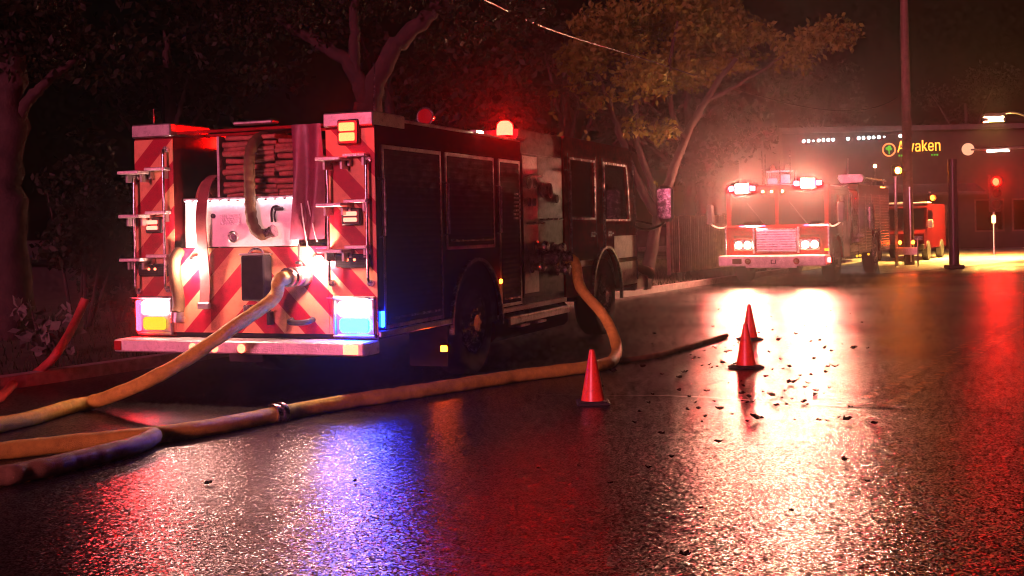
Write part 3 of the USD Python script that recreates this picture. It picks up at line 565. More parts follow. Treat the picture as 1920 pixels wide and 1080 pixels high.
tw = lambda x, y, z: T1.world((x, y, z))
hose('supply_hose', [tw(.545, -.19, 1.115), tw(.50, -.36, 1.08), at(520, 548, 10.75), at(455, 602, 10.5), at(360, 668, 10.3), at(275, 716, 10.2), g3(170, 757), g3(60, 785), g3(-90, 812), g3(-300, 850)], .060, 'canvas',
     'thick yellow hose sloping down from the rear outlet of the near engine to the road', ends=(0,))
hose('supply_hose', [tw(W + .25, INY, INZ), tw(W + .36, INY + .08, INZ - .02), at(1085, 530, 14.35), at(1125, 583, 14.2), at(1152, 635, 14.0), g3(1153, 668), g3(1120, 686), g3(1030, 697), g3(850, 724), g3(700, 747), g3(560, 770), g3(300, 815), g3(150, 830), g3(0, 846), g3(-200, 868)], .062, 'canvas',
     'yellow hose dropping from the side pump panel and running along the road to the left', ends=(0, .70), n=170)
hose('thin_hose', [g3(1362, 629, .03), g3(1345, 634, .03), g3(1300, 647, .03), g3(1250, 661, .03), g3(1175, 674, .03), g3(1100, 678, .03)], .03, 'canvas_dark',
     'thin dark hose lying on the bright road left of the two cones in line', ends=())
hose('supply_hose', [g3(280, 822) + [0, .1, 0], g3(225, 843), g3(140, 864), g3(40, 886), g3(-60, 902), g3(-250, 930)], .064, 'canvas_grey',
     'dull grey yellow hose lying nearest the camera at the left edge of the road')
hose('supply_hose', [at(160, 560, 13.2), at(135, 615, 12.9), at(100, 668, 12.4), g3(60, 705, .045), g3(0, 745, .045), g3(-120, 790, .045)], .045, 'canvas_red',
     'thin red hose climbing from the road beside the left side of the near engine')

# ------------------------------------------------------------------ cones
def cone(loc, label, rot=0.0, group='traffic cones on the wet road'):
    c = thing('traffic_cone', label, 'traffic cone', loc, rot, group)
    obj('base', [box(-.14, .14, -.14, .14, .0, .026, .012), box(-.115, .115, -.115, .115, .0265, .036, .006)], M['rubber'], c)
    obj('cone', lathe([(.10, .036), (.098, .05), (.0235, .455), (.018, .463), (.008, .464), (.008, .43), (.07, .04)], 36), M['cone'], c, smooth=40)
    return c
cn = cone(G(1112, 758), 'red traffic cone standing alone nearest the camera, right of the near engine')
copy_of(cn, G(1399, 690), 25, 'nearer of the two traffic cones standing in line on the bright wet road')
copy_of(cn, G(1406, 637), 10, 'farther of the two traffic cones standing in line on the bright wet road')

# ------------------------------------------------------------------ fallen leaves
lf = {}
def leafmesh(seed):
    r = np.random.default_rng(seed); n = 9; a = np.linspace(0, 2 * PI, n, endpoint=False)
    rad = (.55 + .45 * np.abs(np.cos(a * 1.5 + r.random()))) * (0.8 + .4 * r.random(n))
    v = np.stack([rad * np.cos(a), rad * .7 * np.sin(a), .10 + .75 * r.random(n)], 1); v = np.vstack([v, [0, 0, .06]])
    f = [[9, i, (i + 1) % n] for i in range(n)]
    return trimesh.Trimesh(v, f, process=False)
lr = np.random.default_rng(21)
spots = [(1348, 832), (1583, 866), (1418, 788), (1217, 758), (1145, 908), (1313, 955), (1500, 706), (1515, 720), (1520, 705), (1548, 700), (1446, 745), (1435, 708), (1480, 690), (1355, 683), (1300, 674), (1330, 686), (1280, 700), (1273, 734),
         (1190, 795), (1240, 815), (1085, 875), (1215, 880), (790, 925), (665, 905), (390, 910), (1010, 880), (1485, 960), (1285, 1045), (1625, 905), (1590, 790), (1560, 660), (1600, 655), (1545, 655), (1530, 735), (1535, 790), (1370, 660), (1320, 660),
         (1460, 640), (1492, 628), (1510, 612), (1535, 640), (1565, 690), (1525, 675), (1488, 720), (1390, 740), (1325, 735), (1350, 770), (1290, 770), (1150, 700), (1205, 690), (1260, 860)]
while len(spots) < 150:
    spots.append((lr.normal(1420, 130), lr.uniform(620, 800) if lr.random() < .7 else lr.uniform(580, 700)))
for k in range(3):
    c = stage.CreateClassPrim(f'/World/Looks/fallen_leaf_shape_{k}')
for i, (px, py) in enumerate(spots):
    p = G(px, py); m = leafmesh(100 + i); s = (.026 + .03 * lr.random() ** 2) * (.62 if py > 820 else 1) if i < 51 else .012 + .02 * lr.random()
    m.apply_scale(s * 1.2); m.apply_transform(trimesh.transformations.rotation_matrix(lr.random() * 6.28, [0, 0, 1])); m.apply_translation([p[0], p[1], .004])
    w_ = ('in the bright reflection right of the cones', 'right of the cones') if px > 1440 and py < 820 else ('around the two cones standing in line', 'around the paired cones') if px > 1290 and py < 740 else ('in the near foreground of the road', 'in the near foreground') if py >= 780 else ('on the darker road between the lone cone and the pair', 'between the cones')
    tag(obj('fallen_leaf', m, M['leaf_fallen']), 'curled brown fallen leaf lying ' + w_[0], 'leaf', 'fallen leaves ' + w_[1])

# ================================================================== the far fire engine, facing the camera
YAW2 = math.radians(26 + 180)
fc = at(1446, 500, 29.4); fc[2] = 0
T2o = fc
T2 = Frame(T2o[0], T2o[1], YAW2)       # origin at the front bumper centre; +Y points forward, towards the camera
f2 = thing('fire_engine', 'red fire engine farther up the road facing the camera with blazing roof scene lights', 'fire engine', T2.o, T2.yaw)
HW = 1.25
# local: the front is at y = 0, the body runs to y = -10; local +X is the vehicle's right (left in the picture)
obj('front_bumper', [box(-HW - .05, HW + .05, -.55, 0, .46, .72, .03)], M['white'], f2)
obj('bumper_step', box(-.62, .62, -.01, .02, .42, .70, .015), M['white'], f2)
obj('recess', box(.72, .95, .001, .006, .52, .64, .002), M['dark_red'], f2)
for x in (.55, -.62): obj('air_horn', lathe([(.07, .06), (.075, .05), (.04, .0), (.001, -.0)], 20, 'y', (x, .02, .58)), M['red'], f2, smooth=40)
obj('tow_latch', [box(-.12, -.10, .0205, .03, .52, .62), box(-.12, .0, .0205, .03, .52, .535), box(-.02, .0, .0205, .03, .535, .60), box(-.06, -.0, .0205, .03, .60, .615)], M['dark'], f2)
# cab: lower front, windscreen
obj('cab', [prism([(-.57, .60), (-.57, 1.40), (-.62, 1.45), (-.70, 1.45), (-.70, .60)], -HW, HW, 'x'),
            box(-HW, HW, -3.3, -.72, 2.28, 2.40, .03), box(-HW, HW, -.86, -.70, 2.26, 2.42, .02), box(-HW, -HW + .10, -.80, -.66, 1.40, 2.27), box(HW - .10, HW, -.80, -.66, 1.40, 2.27), box(-.04, .04, -.78, -.66, 1.45, 2.27),
            box(-HW, HW, -3.3, -3.2, .6, 2.28)], M['red'], f2)
each('windscreen', [box(-HW + .10, -.04, -.74, -.73, 1.45, 2.27), box(.04, HW - .10, -.74, -.73, 1.45, 2.27)], M['glass'], f2)
each('wiper', [tubes([(.3, -.65, 1.45), (.75, -.69, 2.0)], .012, 6), tubes([(-.75, -.65, 1.45), (-.3, -.69, 2.0)], .012, 6)], M['black'], f2)
for x in (-.65, .65): obj('seat', [box(x - .22, x + .22, -1.7, -1.6, 1.3, 2.0, .03), box(x - .22, x + .22, -1.7, -1.3, 1.2, 1.3, .03)], M['black'], f2)
gr = obj('grille', box(-.50, .50, -.57, -.53, .78, 1.36, .02), M['chrome'], f2)
for k in range(9): obj('grille_bar', box(-.47, .47, -.53, -.515, .81 + k * .06, .84 + k * .06, .004), M['steel'], gr)
for x in (-.545, .545): obj('grille_post', box(x - .025, x + .025, -.56, -.49, .76, 1.40, .008), M['chrome'], f2)
for x in (-.82, .82):
    hd = obj('headlight', box(x - .24, x + .24, -.565, -.52, .83, 1.10, .03), M['chrome'], f2)
    for dx in (-.11, .11): obj('headlight_lens', lathe([(.001, .03), (.06, .02), (.085, .0)], 20, 'y', (x + dx, -.518, .96)), M['lamp_head'], hd, smooth=True)
    obj('indicator', box(x - .22, x + .22, -.562, -.52, 1.13, 1.20, .01), M['dark_red'], f2)
for x in (-HW - .01, HW + .01): obj('corner_post', box(x - .02, x + .02, -.62, -.54, .72, 1.42, .008), M['chrome'], f2)
obj('indicator', box(-HW - .02, -HW + .08, -.54, -.46, .80, .87, .01), M['lamp_amber'], f2)
M['lamp_bumper'] = glow('bumper_flasher_lens', (1.0, 0.03, 0.03), 40.0)
bf = obj('bumper_flasher', box(-HW - .16, -HW - .055, -.30, -.10, .52, .68, .02), M['black'], f2)
obj('flasher_lens', box(-HW - .15, -HW - .065, -.10, -.085, .54, .66, .01), M['lamp_bumper'], bf)
# scene lights and marker lamps at roof level
for x, z in ((.84, 2.36), (-.78, 2.44)):
    s_ = obj('scene_light', box(x - .20, x + .20, -.72, -.60, z - .14, z + .14, .03), M['black'], f2)
    obj('scene_light_lens', box(x - .16, x + .16, -.60, -.585, z - .11, z + .11, .01), M['lamp_scene'], s_)
    for d in (-.27, .27):
        r_ = obj('red_flasher', box(x + d - .06, x + d + .06, -.70, -.60, z - .06, z + .06, .015), M['black'], f2)
        obj('flasher_lens', box(x + d - .05, x + d + .05, -.60, -.59, z - .05, z + .05, .01), M['lamp_far_red'], r_)
M['lamp_cab'] = glow('cab_marker_lens', (1.0, 0.62, 0.20), 30.0)
for x in (.34, .12, -.14): obj('cab_marker', trimesh.creation.icosphere(2, .03).apply_translation((x, -.68, 2.27)), M['lamp_cab'], f2, smooth=True)
# roof gear
obj('equipment_rack', [box(-.35, .35, -1.3, -1.0, 2.40, 2.44), box(-.35, .35, -1.3, -1.0, 2.75, 2.79)] + [cyl((x, y, 2.4), (x, y, 2.78), .015, 6) for x in (-.34, .34) for y in (-1.02, -1.28)] + [box(-.3, -.02, -1.28, -1.02, 2.45, 2.70, .02), box(.05, .32, -1.25, -1.05, 2.45, 2.62, .02)], M['steel'], f2)
for x, h in ((.42, 1.0), (.34, .9), (-.02, .7), (-.28, 1.0)):
    obj('roof_pole', tubes([(x, -1.0, 2.40), (x + .01, -1.0, 2.40 + h * .9)], [.016, .010], 6), M['chrome'], f2)
obj('hose_reel', [lathe([(.12, -.2), (.26, -.2), (.26, -.17), (.12, -.17), (.12, .17), (.26, .17), (.26, .2), (.12, .2)], 20, 'x', (.1, -1.5, 2.7))], M['steel'], f2, smooth=30)
# sides
sidepoly = [(-.66, .60), (-.66, 1.42), (-.80, 2.28), (-3.3, 2.28), (-3.3, .60), (-2.35, .60)] + [(-1.70 - .66 * math.cos(t), .53 + .66 * math.sin(t)) for t in np.linspace(.14, PI - .14, 20)]
dw, cw = [(-.92, 1.5), (-1.9, 1.5), (-1.9, 2.16), (-1.02, 2.16)], [(-2.1, 1.5), (-3.1, 1.5), (-3.1, 2.16), (-2.1, 2.16)]
for x0, x1 in ((-HW, -HW + .06), (HW - .06, HW)):
    obj('cab_side', wall_with(x0, x1, sidepoly, [dw, cw]), M['red'], f2)
    xm = (x0 + x1) / 2
    for pw in (dw, cw):
        g = obj('side_window', prism(pw, xm - .004, xm + .004, 'x'), M['glass'], f2)
for y in (-1.70, -7.2):
    wheel(f2, HW - .02, y, .53, .3, 1); wheel(f2, -HW + .02, y, .53, .3, -1)
    obj('fender_ring', prism([(y - .68 * math.cos(t), .53 + .68 * math.sin(t)) for t in np.linspace(0, PI, 24)] + [(y - .645 * math.cos(t), .53 + .645 * math.sin(t)) for t in np.linspace(PI, 0, 24)], -HW - .03, -HW + .005, 'x'), M['chrome'], f2)
obj('pump_house', box(-HW + .02, HW - .02, -4.5, -3.32, .62, 2.35), M['dark'], f2)
p2 = obj('pump_panel', box(-HW - .002, -HW + .02, -4.46, -3.36, .7, 2.3, .005), M['steel'], f2)
for k in range(9):
    y, z = -3.55 - .35 * (k % 3), 2.05 - .3 * (k // 3)
    obj('gauge', lathe([(.001, .03), (.07, .03), (.085, .02), (.085, 0)], 16, 'x', (0, 0, 0)).apply_transform(trimesh.transformations.rotation_matrix(PI, [0, 0, 1])).apply_translation((-HW - .002, y, z)), M['chrome'], p2, smooth=40)
for y, z in ((-3.6, 1.0), (-4.0, .95), (-4.3, 1.1)): obj('discharge_cap', cyl((-HW, y, z), (-HW - .18, y, z), .075, 16), M['chrome'], p2, smooth=40)
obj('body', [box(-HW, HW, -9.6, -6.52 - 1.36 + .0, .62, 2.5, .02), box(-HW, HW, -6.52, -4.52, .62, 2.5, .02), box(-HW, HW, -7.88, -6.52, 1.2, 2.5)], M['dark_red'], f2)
for (y0, y1, z0) in ((-6.45, -5.6, .7), (-5.5, -4.6, .7), (-7.8, -6.6, 1.28), (-9.5, -8.0, .7)):
    d = obj('roller_shutter', shutter(-HW - .007, y1, y0, z0, 2.25, .08, -1), M['shutter'], f2, smooth=30)
    each('shutter_frame', [box(-HW - .014, -HW, y0 - .04, y0, z0, 2.25), box(-HW - .014, -HW, y1, y1 + .04, z0, 2.25)], M['chrome'], d)
for x in (-HW - .12, -HW - .12):
    pass
for y in (-5.55, -5.85): obj('air_cylinder', lathe([(.001, .0), (.07, .01), (.085, .06), (.085, .6), (.06, .68), (.03, .70), (.03, .74), (.001, .74)], 16, 'z', (-HW - .12, y, 1.25)), M['chrome'], f2, smooth=40)
obj('grab_rail', tubes([(-HW, -3.25, .9), (-HW - .07, -3.25, .92), (-HW - .07, -3.25, 2.2), (-HW, -3.25, 2.22)], .018, 8), M['chrome'], f2)
obj('grab_rail', tubes([(-HW, -2.0, .9), (-HW - .07, -2.0, .92), (-HW - .07, -2.0, 1.8), (-HW, -2.0, 1.82)], .018, 8), M['chrome'], f2)
obj('step_board', box(-HW - .05, -HW + .3, -3.3, -2.4, .45, .50, .01), M['plate'], f2)
for y in (-3.9, -4.35, -5.6): obj('side_marker', trimesh.creation.icosphere(1, .035).apply_translation((-HW - .06, y, .58)), M['lamp_amber'], f2, smooth=True)
# mirrors
for sx in (-1, 1):
    ma = obj('mirror_arm', tubes(spline([(sx * HW, -.75, 1.45), (sx * (HW + .22), -.45, 1.42), (sx * (HW + .34), -.40, 1.5)], 10), .022, 8), M['white'], f2, smooth=40)
    obj('mirror_head', box(sx * (HW + .26), sx * (HW + .44), -.48, -.34, 1.48, 1.98, .04), M['black'], ma)
rs = obj('roof_siren', [prism([(-.30, 0), (.22, -.02), (.30, .10), (.28, .20), (-.26, .20), (-.34, .10)], -.15, .15, 'y').apply_translation((-HW - .18, -2.6, 2.48))], M['white'], f2)
obj('siren_bracket', [cyl((-HW - .18, -2.6, 2.50), (-HW + .10, -2.6, 2.36), .03, 8), tubes([(-HW - .1, -2.6, 2.68), (-HW - .12, -2.6, 3.1)], [.02, .012], 6)], M['steel'], rs)
obj('ladder_rack', [cyl((-HW + .05, -5, 2.7), (-HW + .05, -9.4, 2.7), .03, 8), cyl((-HW + .5, -5, 2.7), (-HW + .5, -9.4, 2.7), .03, 8)] + [cyl((-HW + .05, y, 2.7), (-HW + .5, y, 2.7), .018, 6) for y in np.arange(-9.3, -5, .35)] + [cyl((-HW + .05, y, 2.48), (-HW + .05, y, 2.7), .02, 6) for y in (-5.2, -7, -9)], M['chrome'], f2, smooth=40)
obj('rear_mast', tubes([(-HW + .1, -7.9, 2.5), (-HW + .1, -7.9, 3.05)], .025, 8), M['chrome'], f2)
ml2 = obj('mast_lamp', trimesh.creation.icosphere(2, .05).apply_translation((-HW + .1, -7.9, 3.1)), M['lamp_cab'], f2, smooth=True)

# ================================================================== red van behind the far engine
vp = at(1682, 430, 45.0); vp[2] = 0
vn = thing('red_van', 'red van with pale roof edge parked behind the far engine beside the utility pole', 'van', vp, math.radians(28 + 180))
vprof = [(0, .45), (0, 1.0), (-.35, 1.15), (-.75, 1.95), (-1.0, 2.08), (-4.8, 2.1), (-4.95, 1.9), (-4.95, .45)]
obj('body', prism(vprof, -.95, .95, 'x'), M['dark_red'], vn)
obj('roof_edge', box(-.97, .97, -1.6, -.9, 2.085, 2.16, .03), M['white'], vn)
obj('windscreen', prism([(-.37, 1.19), (-.73, 1.90), (-.74, 1.90), (-.40, 1.18)], -.85, .85, 'x').apply_translation((0, .02, .01)), M['glass'], vn)
for s in (-1, 1):
    obj('side_window', box(s * .951, s * .957, -1.9, -.9, 1.25, 1.85), M['glass'], vn)
    obj('mirror', box(s * .97, s * 1.16, -.75, -.62, 1.2, 1.5, .03), M['white'], vn)
    obj('headlight', box(s * .6, s * .9, .0, .03, .75, .92, .02), M['chrome'], vn)
    for y in (-.8, -3.9):
        obj('wheel', lathe([(.001, .11), (.2, .1), (.34, .11), (.36, .05), (.36, -.1), (.001, -.1)], 24, 'x', (s * .88, y, .36)), M['rubber'], vn, smooth=40)
obj('bumper', box(-.95, .95, -.02, .08, .42, .62, .03), M['black'], vn)

# ================================================================== street things beyond
# utility pole
pl = at(1704, 440, 41.0); pl[2] = 0
up = thing('utility_pole', 'tall wooden utility pole standing in front of the lit shop sign', 'utility pole', pl)
obj('pole', tubes([(0, 0, -.1), (0, 0, 4), (0, 0, 10.5)], [.17, .155, .12], 16), M['wood'], up, smooth=40)
obj('crossarm', box(-1.2, 1.2, -.06, .06, 9.4, 9.55), M['wood'], up)
obj('guard', tubes([(.0, -.185, 0.1), (.0, -.175, 2.6)], .03, 8), M['steel'], up)
ps = at(1681, 320, 40.2)
sg = thing('warning_signal', 'single amber signal lamp glowing on a short arm beside the utility pole', 'signal', (ps[0], ps[1], 0))
obj('housing', [box(-.14, .14, -.02, .22, ps[2] - .18, ps[2] + .18, .03), tubes([(0, .1, ps[2]), (.5, .55, ps[2])], .03, 8)], M['black'], sg)
obj('visor', lathe([(.12, 0), (.13, .18), (.125, .18), (.115, 0)], 18, 'y', (0, -.2, ps[2])), M['black'], sg)
M['lamp_warn'] = glow('warning_signal_lens', (1.0, 0.20, 0.01), 300.0)
obj('signal_lens', lathe([(.001, -.04), (.07, -.03), (.11, 0)], 18, 'y', (0, -.025, ps[2])), M['lamp_warn'], sg, smooth=True)
obj('post', cyl((.0, .15, 0), (0, .15, ps[2] - .15), .05, 12), M['steel'], sg, smooth=40)

# shop building with sign and string lights
BD = 62.0
b0, b1 = at(1480, 400, BD + 2), at(2060, 400, BD)
bl = thing('shop_building', 'dark low shop building across the junction with a lit glowing name sign', 'building', (0, 0, 0))
x0, x1, y0 = at(1470, 400, BD)[0], at(2080, 400, BD)[0], BD
Z = lambda py, px=1700, d=BD: at(px, py, d)[2]
X = lambda px, d=BD: at(px, 400, d)[0]
ztop = Z(246)
wl = [(X(1757), X(1773), Z(426, 1765), Z(388, 1765)), (X(1560), X(1590), .9, 2.4), (X(1720), X(1745), .15, 2.4), (X(1830), X(1880), .9, 2.4), (X(1900), X(1960), .9, 2.4)]
def wall_y(xa, xb, za, zb, holes, y, t=.25):
    from shapely.geometry import box as sbox
    s = sbox(xa, za, xb, zb)
    for h in holes: s = s.difference(sbox(h[0], h[2], h[1], h[3]))
    m = trimesh.creation.extrude_polygon(s, t, engine='earcut'); v = np.array(m.vertices)
    m = trimesh.Trimesh(np.stack([v[:, 0], v[:, 2] + y, v[:, 1]], 1), m.faces, process=False); m.invert(); return m
obj('wall', [wall_y(x0, x1, 0, ztop, wl, y0), box(x0, x0 + .25, y0 + .25, y0 + 12, 0, ztop), box(x1 - .25, x1, y0 + .25, y0 + 12, 0, ztop), box(x0 + .25, x1 - .25, y0 + 11.7, y0 + 12, 0, ztop)], M['stucco'], bl)
rf = obj('roof', box(x0 - .5, x1 + .5, y0 - .5, y0 + 12.4, ztop + .003, ztop + .25), M['roof'], bl)
for k, (a_, b_, c_, d_) in enumerate(wl):
    if k == 0:
        w_ = obj('window', box(a_, b_, y0 + .15, y0 + .17, c_, d_), M['lit_window'], bl, label='narrow lit yellow window')
        obj('figure_shape', box(a_ + .02, a_ + .16, y0 + .10, y0 + .14, (c_ + d_) / 2 + .05, (c_ + d_) / 2 + .25, .03), M['dark'], w_)
    else:
        w_ = obj('window', box(a_, b_, y0 + .15, y0 + .17, c_, d_), M['glass'], bl)
    obj('window_frame', [box(a_ - .08, a_, y0 - .03, y0 + .0, c_ - .08, d_ + .08), box(b_, b_ + .08, y0 - .03, y0 + .0, c_ - .08, d_ + .08), box(a_, b_, y0 - .03, y0 + .0, d_, d_ + .08), box(a_, b_, y0 - .03, y0 + .0, c_ - .08, c_)], M['wood'], w_)
obj('awning', prism([(y0 - 1.4, 2.7), (y0 - 1.4, 2.85), (y0 - .01, 3.3), (y0 - .01, 3.15)], X(1640), X(1830), 'x'), M['roof'], bl)
# neon sign
sn = thing('shop_sign', 'glowing orange neon lettering with a ringed green plant emblem on the shop front', 'sign', (0, 0, 0))
def upright(m, x, z, y):
    v = np.array(m.vertices); return trimesh.Trimesh(np.stack([v[:, 0] + x, -v[:, 2] + y, v[:, 1] + z], 1), m.faces, process=False)
sy = y0 - .12
rr_ = math.cos(ROLL)
sz = Z(285, 1710)
lw = X(1763) - X(1683)
tx = meshkit.text_mesh('Awaken', .56, .05); ext = tx.bounds[1][0] - tx.bounds[0][0]
v = np.array(tx.vertices); v[:, 0] *= lw / ext; v[:, 1] += v[:, 0] * .02; tx = trimesh.Trimesh(v, tx.faces, process=False)
obj('lettering', upright(tx, X(1683), sz, sy), M['neon'], sn)
rc = (X(1668), Z(281, 1668))
tor = trimesh.creation.torus(.31, .035, major_sections=36, minor_sections=8); obj('emblem_ring', upright(tor, rc[0], rc[1], sy), M['neon_ring'], sn)
obj('emblem', [upright(trimesh.creation.icosphere(1, r_).apply_scale([1, 1, .3]).apply_translation((dx, dz, 0)), rc[0], rc[1], sy) for dx, dz, r_ in ((-.10, .06, .08), (.02, .13, .09), (.09, .04, .07), (-.02, .0, .06))] + [box(rc[0] - .02, rc[0] + .03, sy - .02, sy + .02, rc[1] - .22, rc[1])], M['neon_green'], sn)
for px in (1687, 1692, 1748, 1753, 1758):
    obj('tagline_piece', box(X(px) - .035, X(px) + .045, sy - .02, sy + .02, sz - .22, sz - .13), M['neon_green'], sn)
obj('sign_backing', [box(X(1655), X(1765), y0 - .06, y0 - .01, sz - .02, sz + .03), box(X(1655), X(1765), y0 - .06, y0 - .01, sz + .42, sz + .46)], M['dark'], sn)
st = thing('string_lights', 'row of small cold white bulbs strung along the shop roof edge', 'string lights', (0, 0, 0))
bx_ = [1507, 1516, 1525, 1535, 1544, 1553, 1562, 1590, 1610, 1619, 1629, 1638, 1648, 1658, 1688]
pts = []
for px in bx_:
    p = at(px, 265 - (px - 1505) * .055, BD - .65); pts.append(p)
    obj('bulb', trimesh.creation.icosphere(1, .075 if px not in (1525, 1658) else .04).apply_translation(p), M['lamp_string'], st, smooth=True)
obj('cable', tubes(np.array(pts) + [0, 0, .08], .015, 5), M['black'], st)

# dark pillar post, red signals, mast arm with lamps, street lamp
pq = at(1788, 430, 37.0)
pc = thing('steel_post', 'dark thick steel post standing right of the lit yellow window', 'post', (pq[0], pq[1], 0))
obj('post', tubes([(0, 0, 0), (0, 0, 3.3)], [.15, .13], 16), M['dark'], pc, smooth=40)
obj('base', box(-.24, .24, -.24, .24, 0, .12, .03), M['dark'], pc)
def signal(px, py, depth, size, label, lens, name='traffic_signal', heads=3):
    p = at(px, py, depth); t = thing(name, label, 'traffic light', (p[0], p[1], 0), 0, None); z = p[2]; s = size
    obj('housing', box(-.17 * s, .17 * s, .0, .22, z - .22 * s - .36 * s * (heads - 1), z + .22 * s, .03), M['black'], t)
    for k in range(heads):
        zz = z - k * .36 * s
        vz = lathe([(.145 * s, 0), (.15 * s, .2), (.14 * s, .2), (.135 * s, 0)], 18, 'y', (0, -.2, zz)); obj('visor', vz, M['black'], t)
        obj('signal_lens', lathe([(.001, -.04), (.08 * s, -.03), (.125 * s, 0)], 18, 'y', (0, -.003, zz)), M[lens] if k == 0 else M['dark'], t, smooth=True)
    obj('post', cyl((0, .25, 0), (0, .25, z + .3), .06, 12), M['steel'], t, smooth=40)
    return t
signal(1866, 341, 58, 1.5, 'red traffic light glowing at the right end of the street', 'lamp_signal')
signal(1747, 371, 57, 1.0, 'small orange red traffic light left of the lit yellow window', 'lamp_orange')
lp = at(1862, 222, 46)
la = thing('street_lamp', 'tall street lamp with a bright sodium head at the right of the junction', 'street lamp', (lp[0] + 1.6, lp[1], 0))
obj('post', tubes([(0, 0, 0), (0, 0, lp[2] + .1)], [.12, .08], 12), M['steel'], la, smooth=40)
obj('arm', tubes(spline([(0, 0, lp[2] - .3), (-.6, 0, lp[2] + .15), (-1.4, 0, lp[2] + .12)], 12), .04, 8), M['steel'], la, smooth=40)
lh = obj('lamp_head', box(-1.95, -1.2, -.17, .17, lp[2] + .02, lp[2] + .18, .05), M['steel'], la)
zl = lp[2]
obj('lamp_skirt', [box(-1.95, -1.93, -.17, .17, zl - .12, zl + .02), box(-1.22, -1.2, -.17, .17, zl - .12, zl + .02), box(-1.93, -1.22, -.17, -.15, zl - .12, zl + .02), box(-1.93, -1.22, .15, .17, zl - .12, zl + .02)], M['steel'], lh)
obj('lamp_lens', box(-1.9, -1.25, -.13, .13, zl + .002, zl + .018), M['lamp_sodium'], lh)
M['lamp_rim'] = glow('street_lamp_rim', (1.0, 0.80, 0.45), 14.0)
obj('lamp_rim', box(-1.85, -1.3, -.185, -.171, zl - .13, zl - .01, .004), M['lamp_rim'], lh)
ap = at(1820, 281, 56)
ma_ = thing('mast_arm', 'long horizontal mast arm with a glowing lamp reaching in from the right', 'mast arm', (ap[0], ap[1], 0))
obj('arm', tubes([(0, 0, ap[2]), (6, 0, ap[2] + .15)], [.05, .09], 10), M['steel'], ma_, smooth=40)
obj('post', tubes([(6, 0, 0), (6, 0, ap[2] + .4)], .13, 12), M['steel'], ma_, smooth=40)
M['lamp_mast'] = glow('mast_lamp_lens', (1.0, 0.85, 0.75), 12.0)
obj('lamp_lens', box(.75, 1.75, -.1, .1, ap[2] - .12, ap[2] - .05, .02), M['lamp_mast'], ma_)
M['sign_round'] = glow('round_sign_face', (1.0, 0.45, 0.25), 1.2)
rs_ = obj('hanging_sign', cyl((-.12, -.03, ap[2] + .03), (-.12, .03, ap[2] + .03), .28, 24), M['sign_round'], ma_)
wsn = at(1863, 411, 50)
ww = thing('small_sign', 'small white sign on a thin post under the red traffic light', 'sign', (wsn[0], wsn[1], 0))
obj('sign_face', box(-.09, .09, -.02, 0, wsn[2] - .16, wsn[2] + .16, .004), M['tape'], ww)
obj('post', cyl((0, .03, 0), (0, .03, wsn[2] + .2), .025, 8), M['steel'], ww)
# barricade with amber flashers
bq = at(1700, 470, 39.5); bq[2] = 0
br = thing('barricade', 'striped folding barricade with two amber flashers by the utility pole', 'barricade', bq, math.radians(20))
obj('board', box(-.36, .36, -.02, .02, .38, .62, .004), M['tape'], br)
obj('leg', tubes([(-.34, -.25, 0), (-.34, 0, .9), (-.34, .25, 0)], .02, 6), M['steel'], br); obj('leg', tubes([(.34, -.25, 0), (.34, 0, .9), (.34, .25, 0)], .02, 6), M['steel'], br)
for x in (-.2, .2): obj('flasher', trimesh.creation.icosphere(2, .06).apply_translation((x, -.02, .78)), M['lamp_orange'], br, smooth=True)

# overhead cable from near left to the utility pole
cp = [at(860, -25, 20), at(950, 20, 22), at(1010, 47, 23.5), at(1200, 108, 28), at(1590, 208, 37.5), (pl[0] - .3, pl[1], 5.6)]
cb = obj('overhead_cable', tubes(spline(cp, 60), .016, 6), M['dark']); tag(cb, 'thin overhead cable sagging across the trees towards the utility pole', 'cable')

# ================================================================== trees and plants
def crown(n, blobs, size, seed, flat=.6):
    r = np.random.default_rng(seed); P = []
    wts = np.array([b[3] ** 3 for b in blobs]); wts = wts / wts.sum()
    for b, k in zip(blobs, r.multinomial(n, wts)):
        d = r.normal(size=(k, 3)); d /= np.linalg.norm(d, axis=1, keepdims=True)
        P.append(np.array(b[:3]) + d * (b[3] * (r.random(k) ** .45))[:, None] * [1, 1, b[4] if len(b) > 4 else .7])
    P = np.vstack(P)
    keep = meshkit.noise(P * 1.6, seed) > .42; P = P[keep]; k = len(P)
    u = r.normal(size=(k, 3)); u[:, 2] -= .4; u /= np.linalg.norm(u, axis=1, keepdims=True); w = np.cross(u, r.normal(size=(k, 3))); w /= np.linalg.norm(w, axis=1, keepdims=True)
    s = size * (.6 + .8 * r.random(k))[:, None]
    v = np.stack([P, P + u * s * .5 + w * s * .28, P + u * s, P + u * s * .5 - w * s * .28], 1).reshape(-1, 3)
    i = np.arange(k)[:, None] * 4
    return trimesh.Trimesh(v, np.vstack([i + [0, 1, 2], i + [0, 2, 3]]), process=False)
def limb(pts, r0, r1, n=22, sides=16, seed=0):
    p = spline(pts, n); g = np.random.default_rng(seed); p[1:-1] += g.normal(0, r0 * .12, (n - 2, 3))
    m = tubes(p, np.linspace(r0, r1, n), sides); v = np.array(m.vertices); c = np.repeat(p, sides, 0); k = len(c); d = v[:k] - c
    ng = (meshkit.noise(v[:k] * [14, 14, 3], seed) - .5) * .22 + (g.random(k) - .5) * .14
    v[:k] = c + d * (1 + ng)[:, None]
    return trimesh.Trimesh(v, m.faces, process=False)
def tree(name, label, base, limbs, blobs, n, size, mt, seed, group=None):
    t = thing(name, label, 'tree', base, 0, group)
    obj('trunk', [limb(l[0], l[1], l[2], seed=seed + k) for k, l in enumerate(limbs)], M['bark'], t, smooth=50)
    obj('crown', crown(n, blobs, size, seed), M[mt], t)
    return t
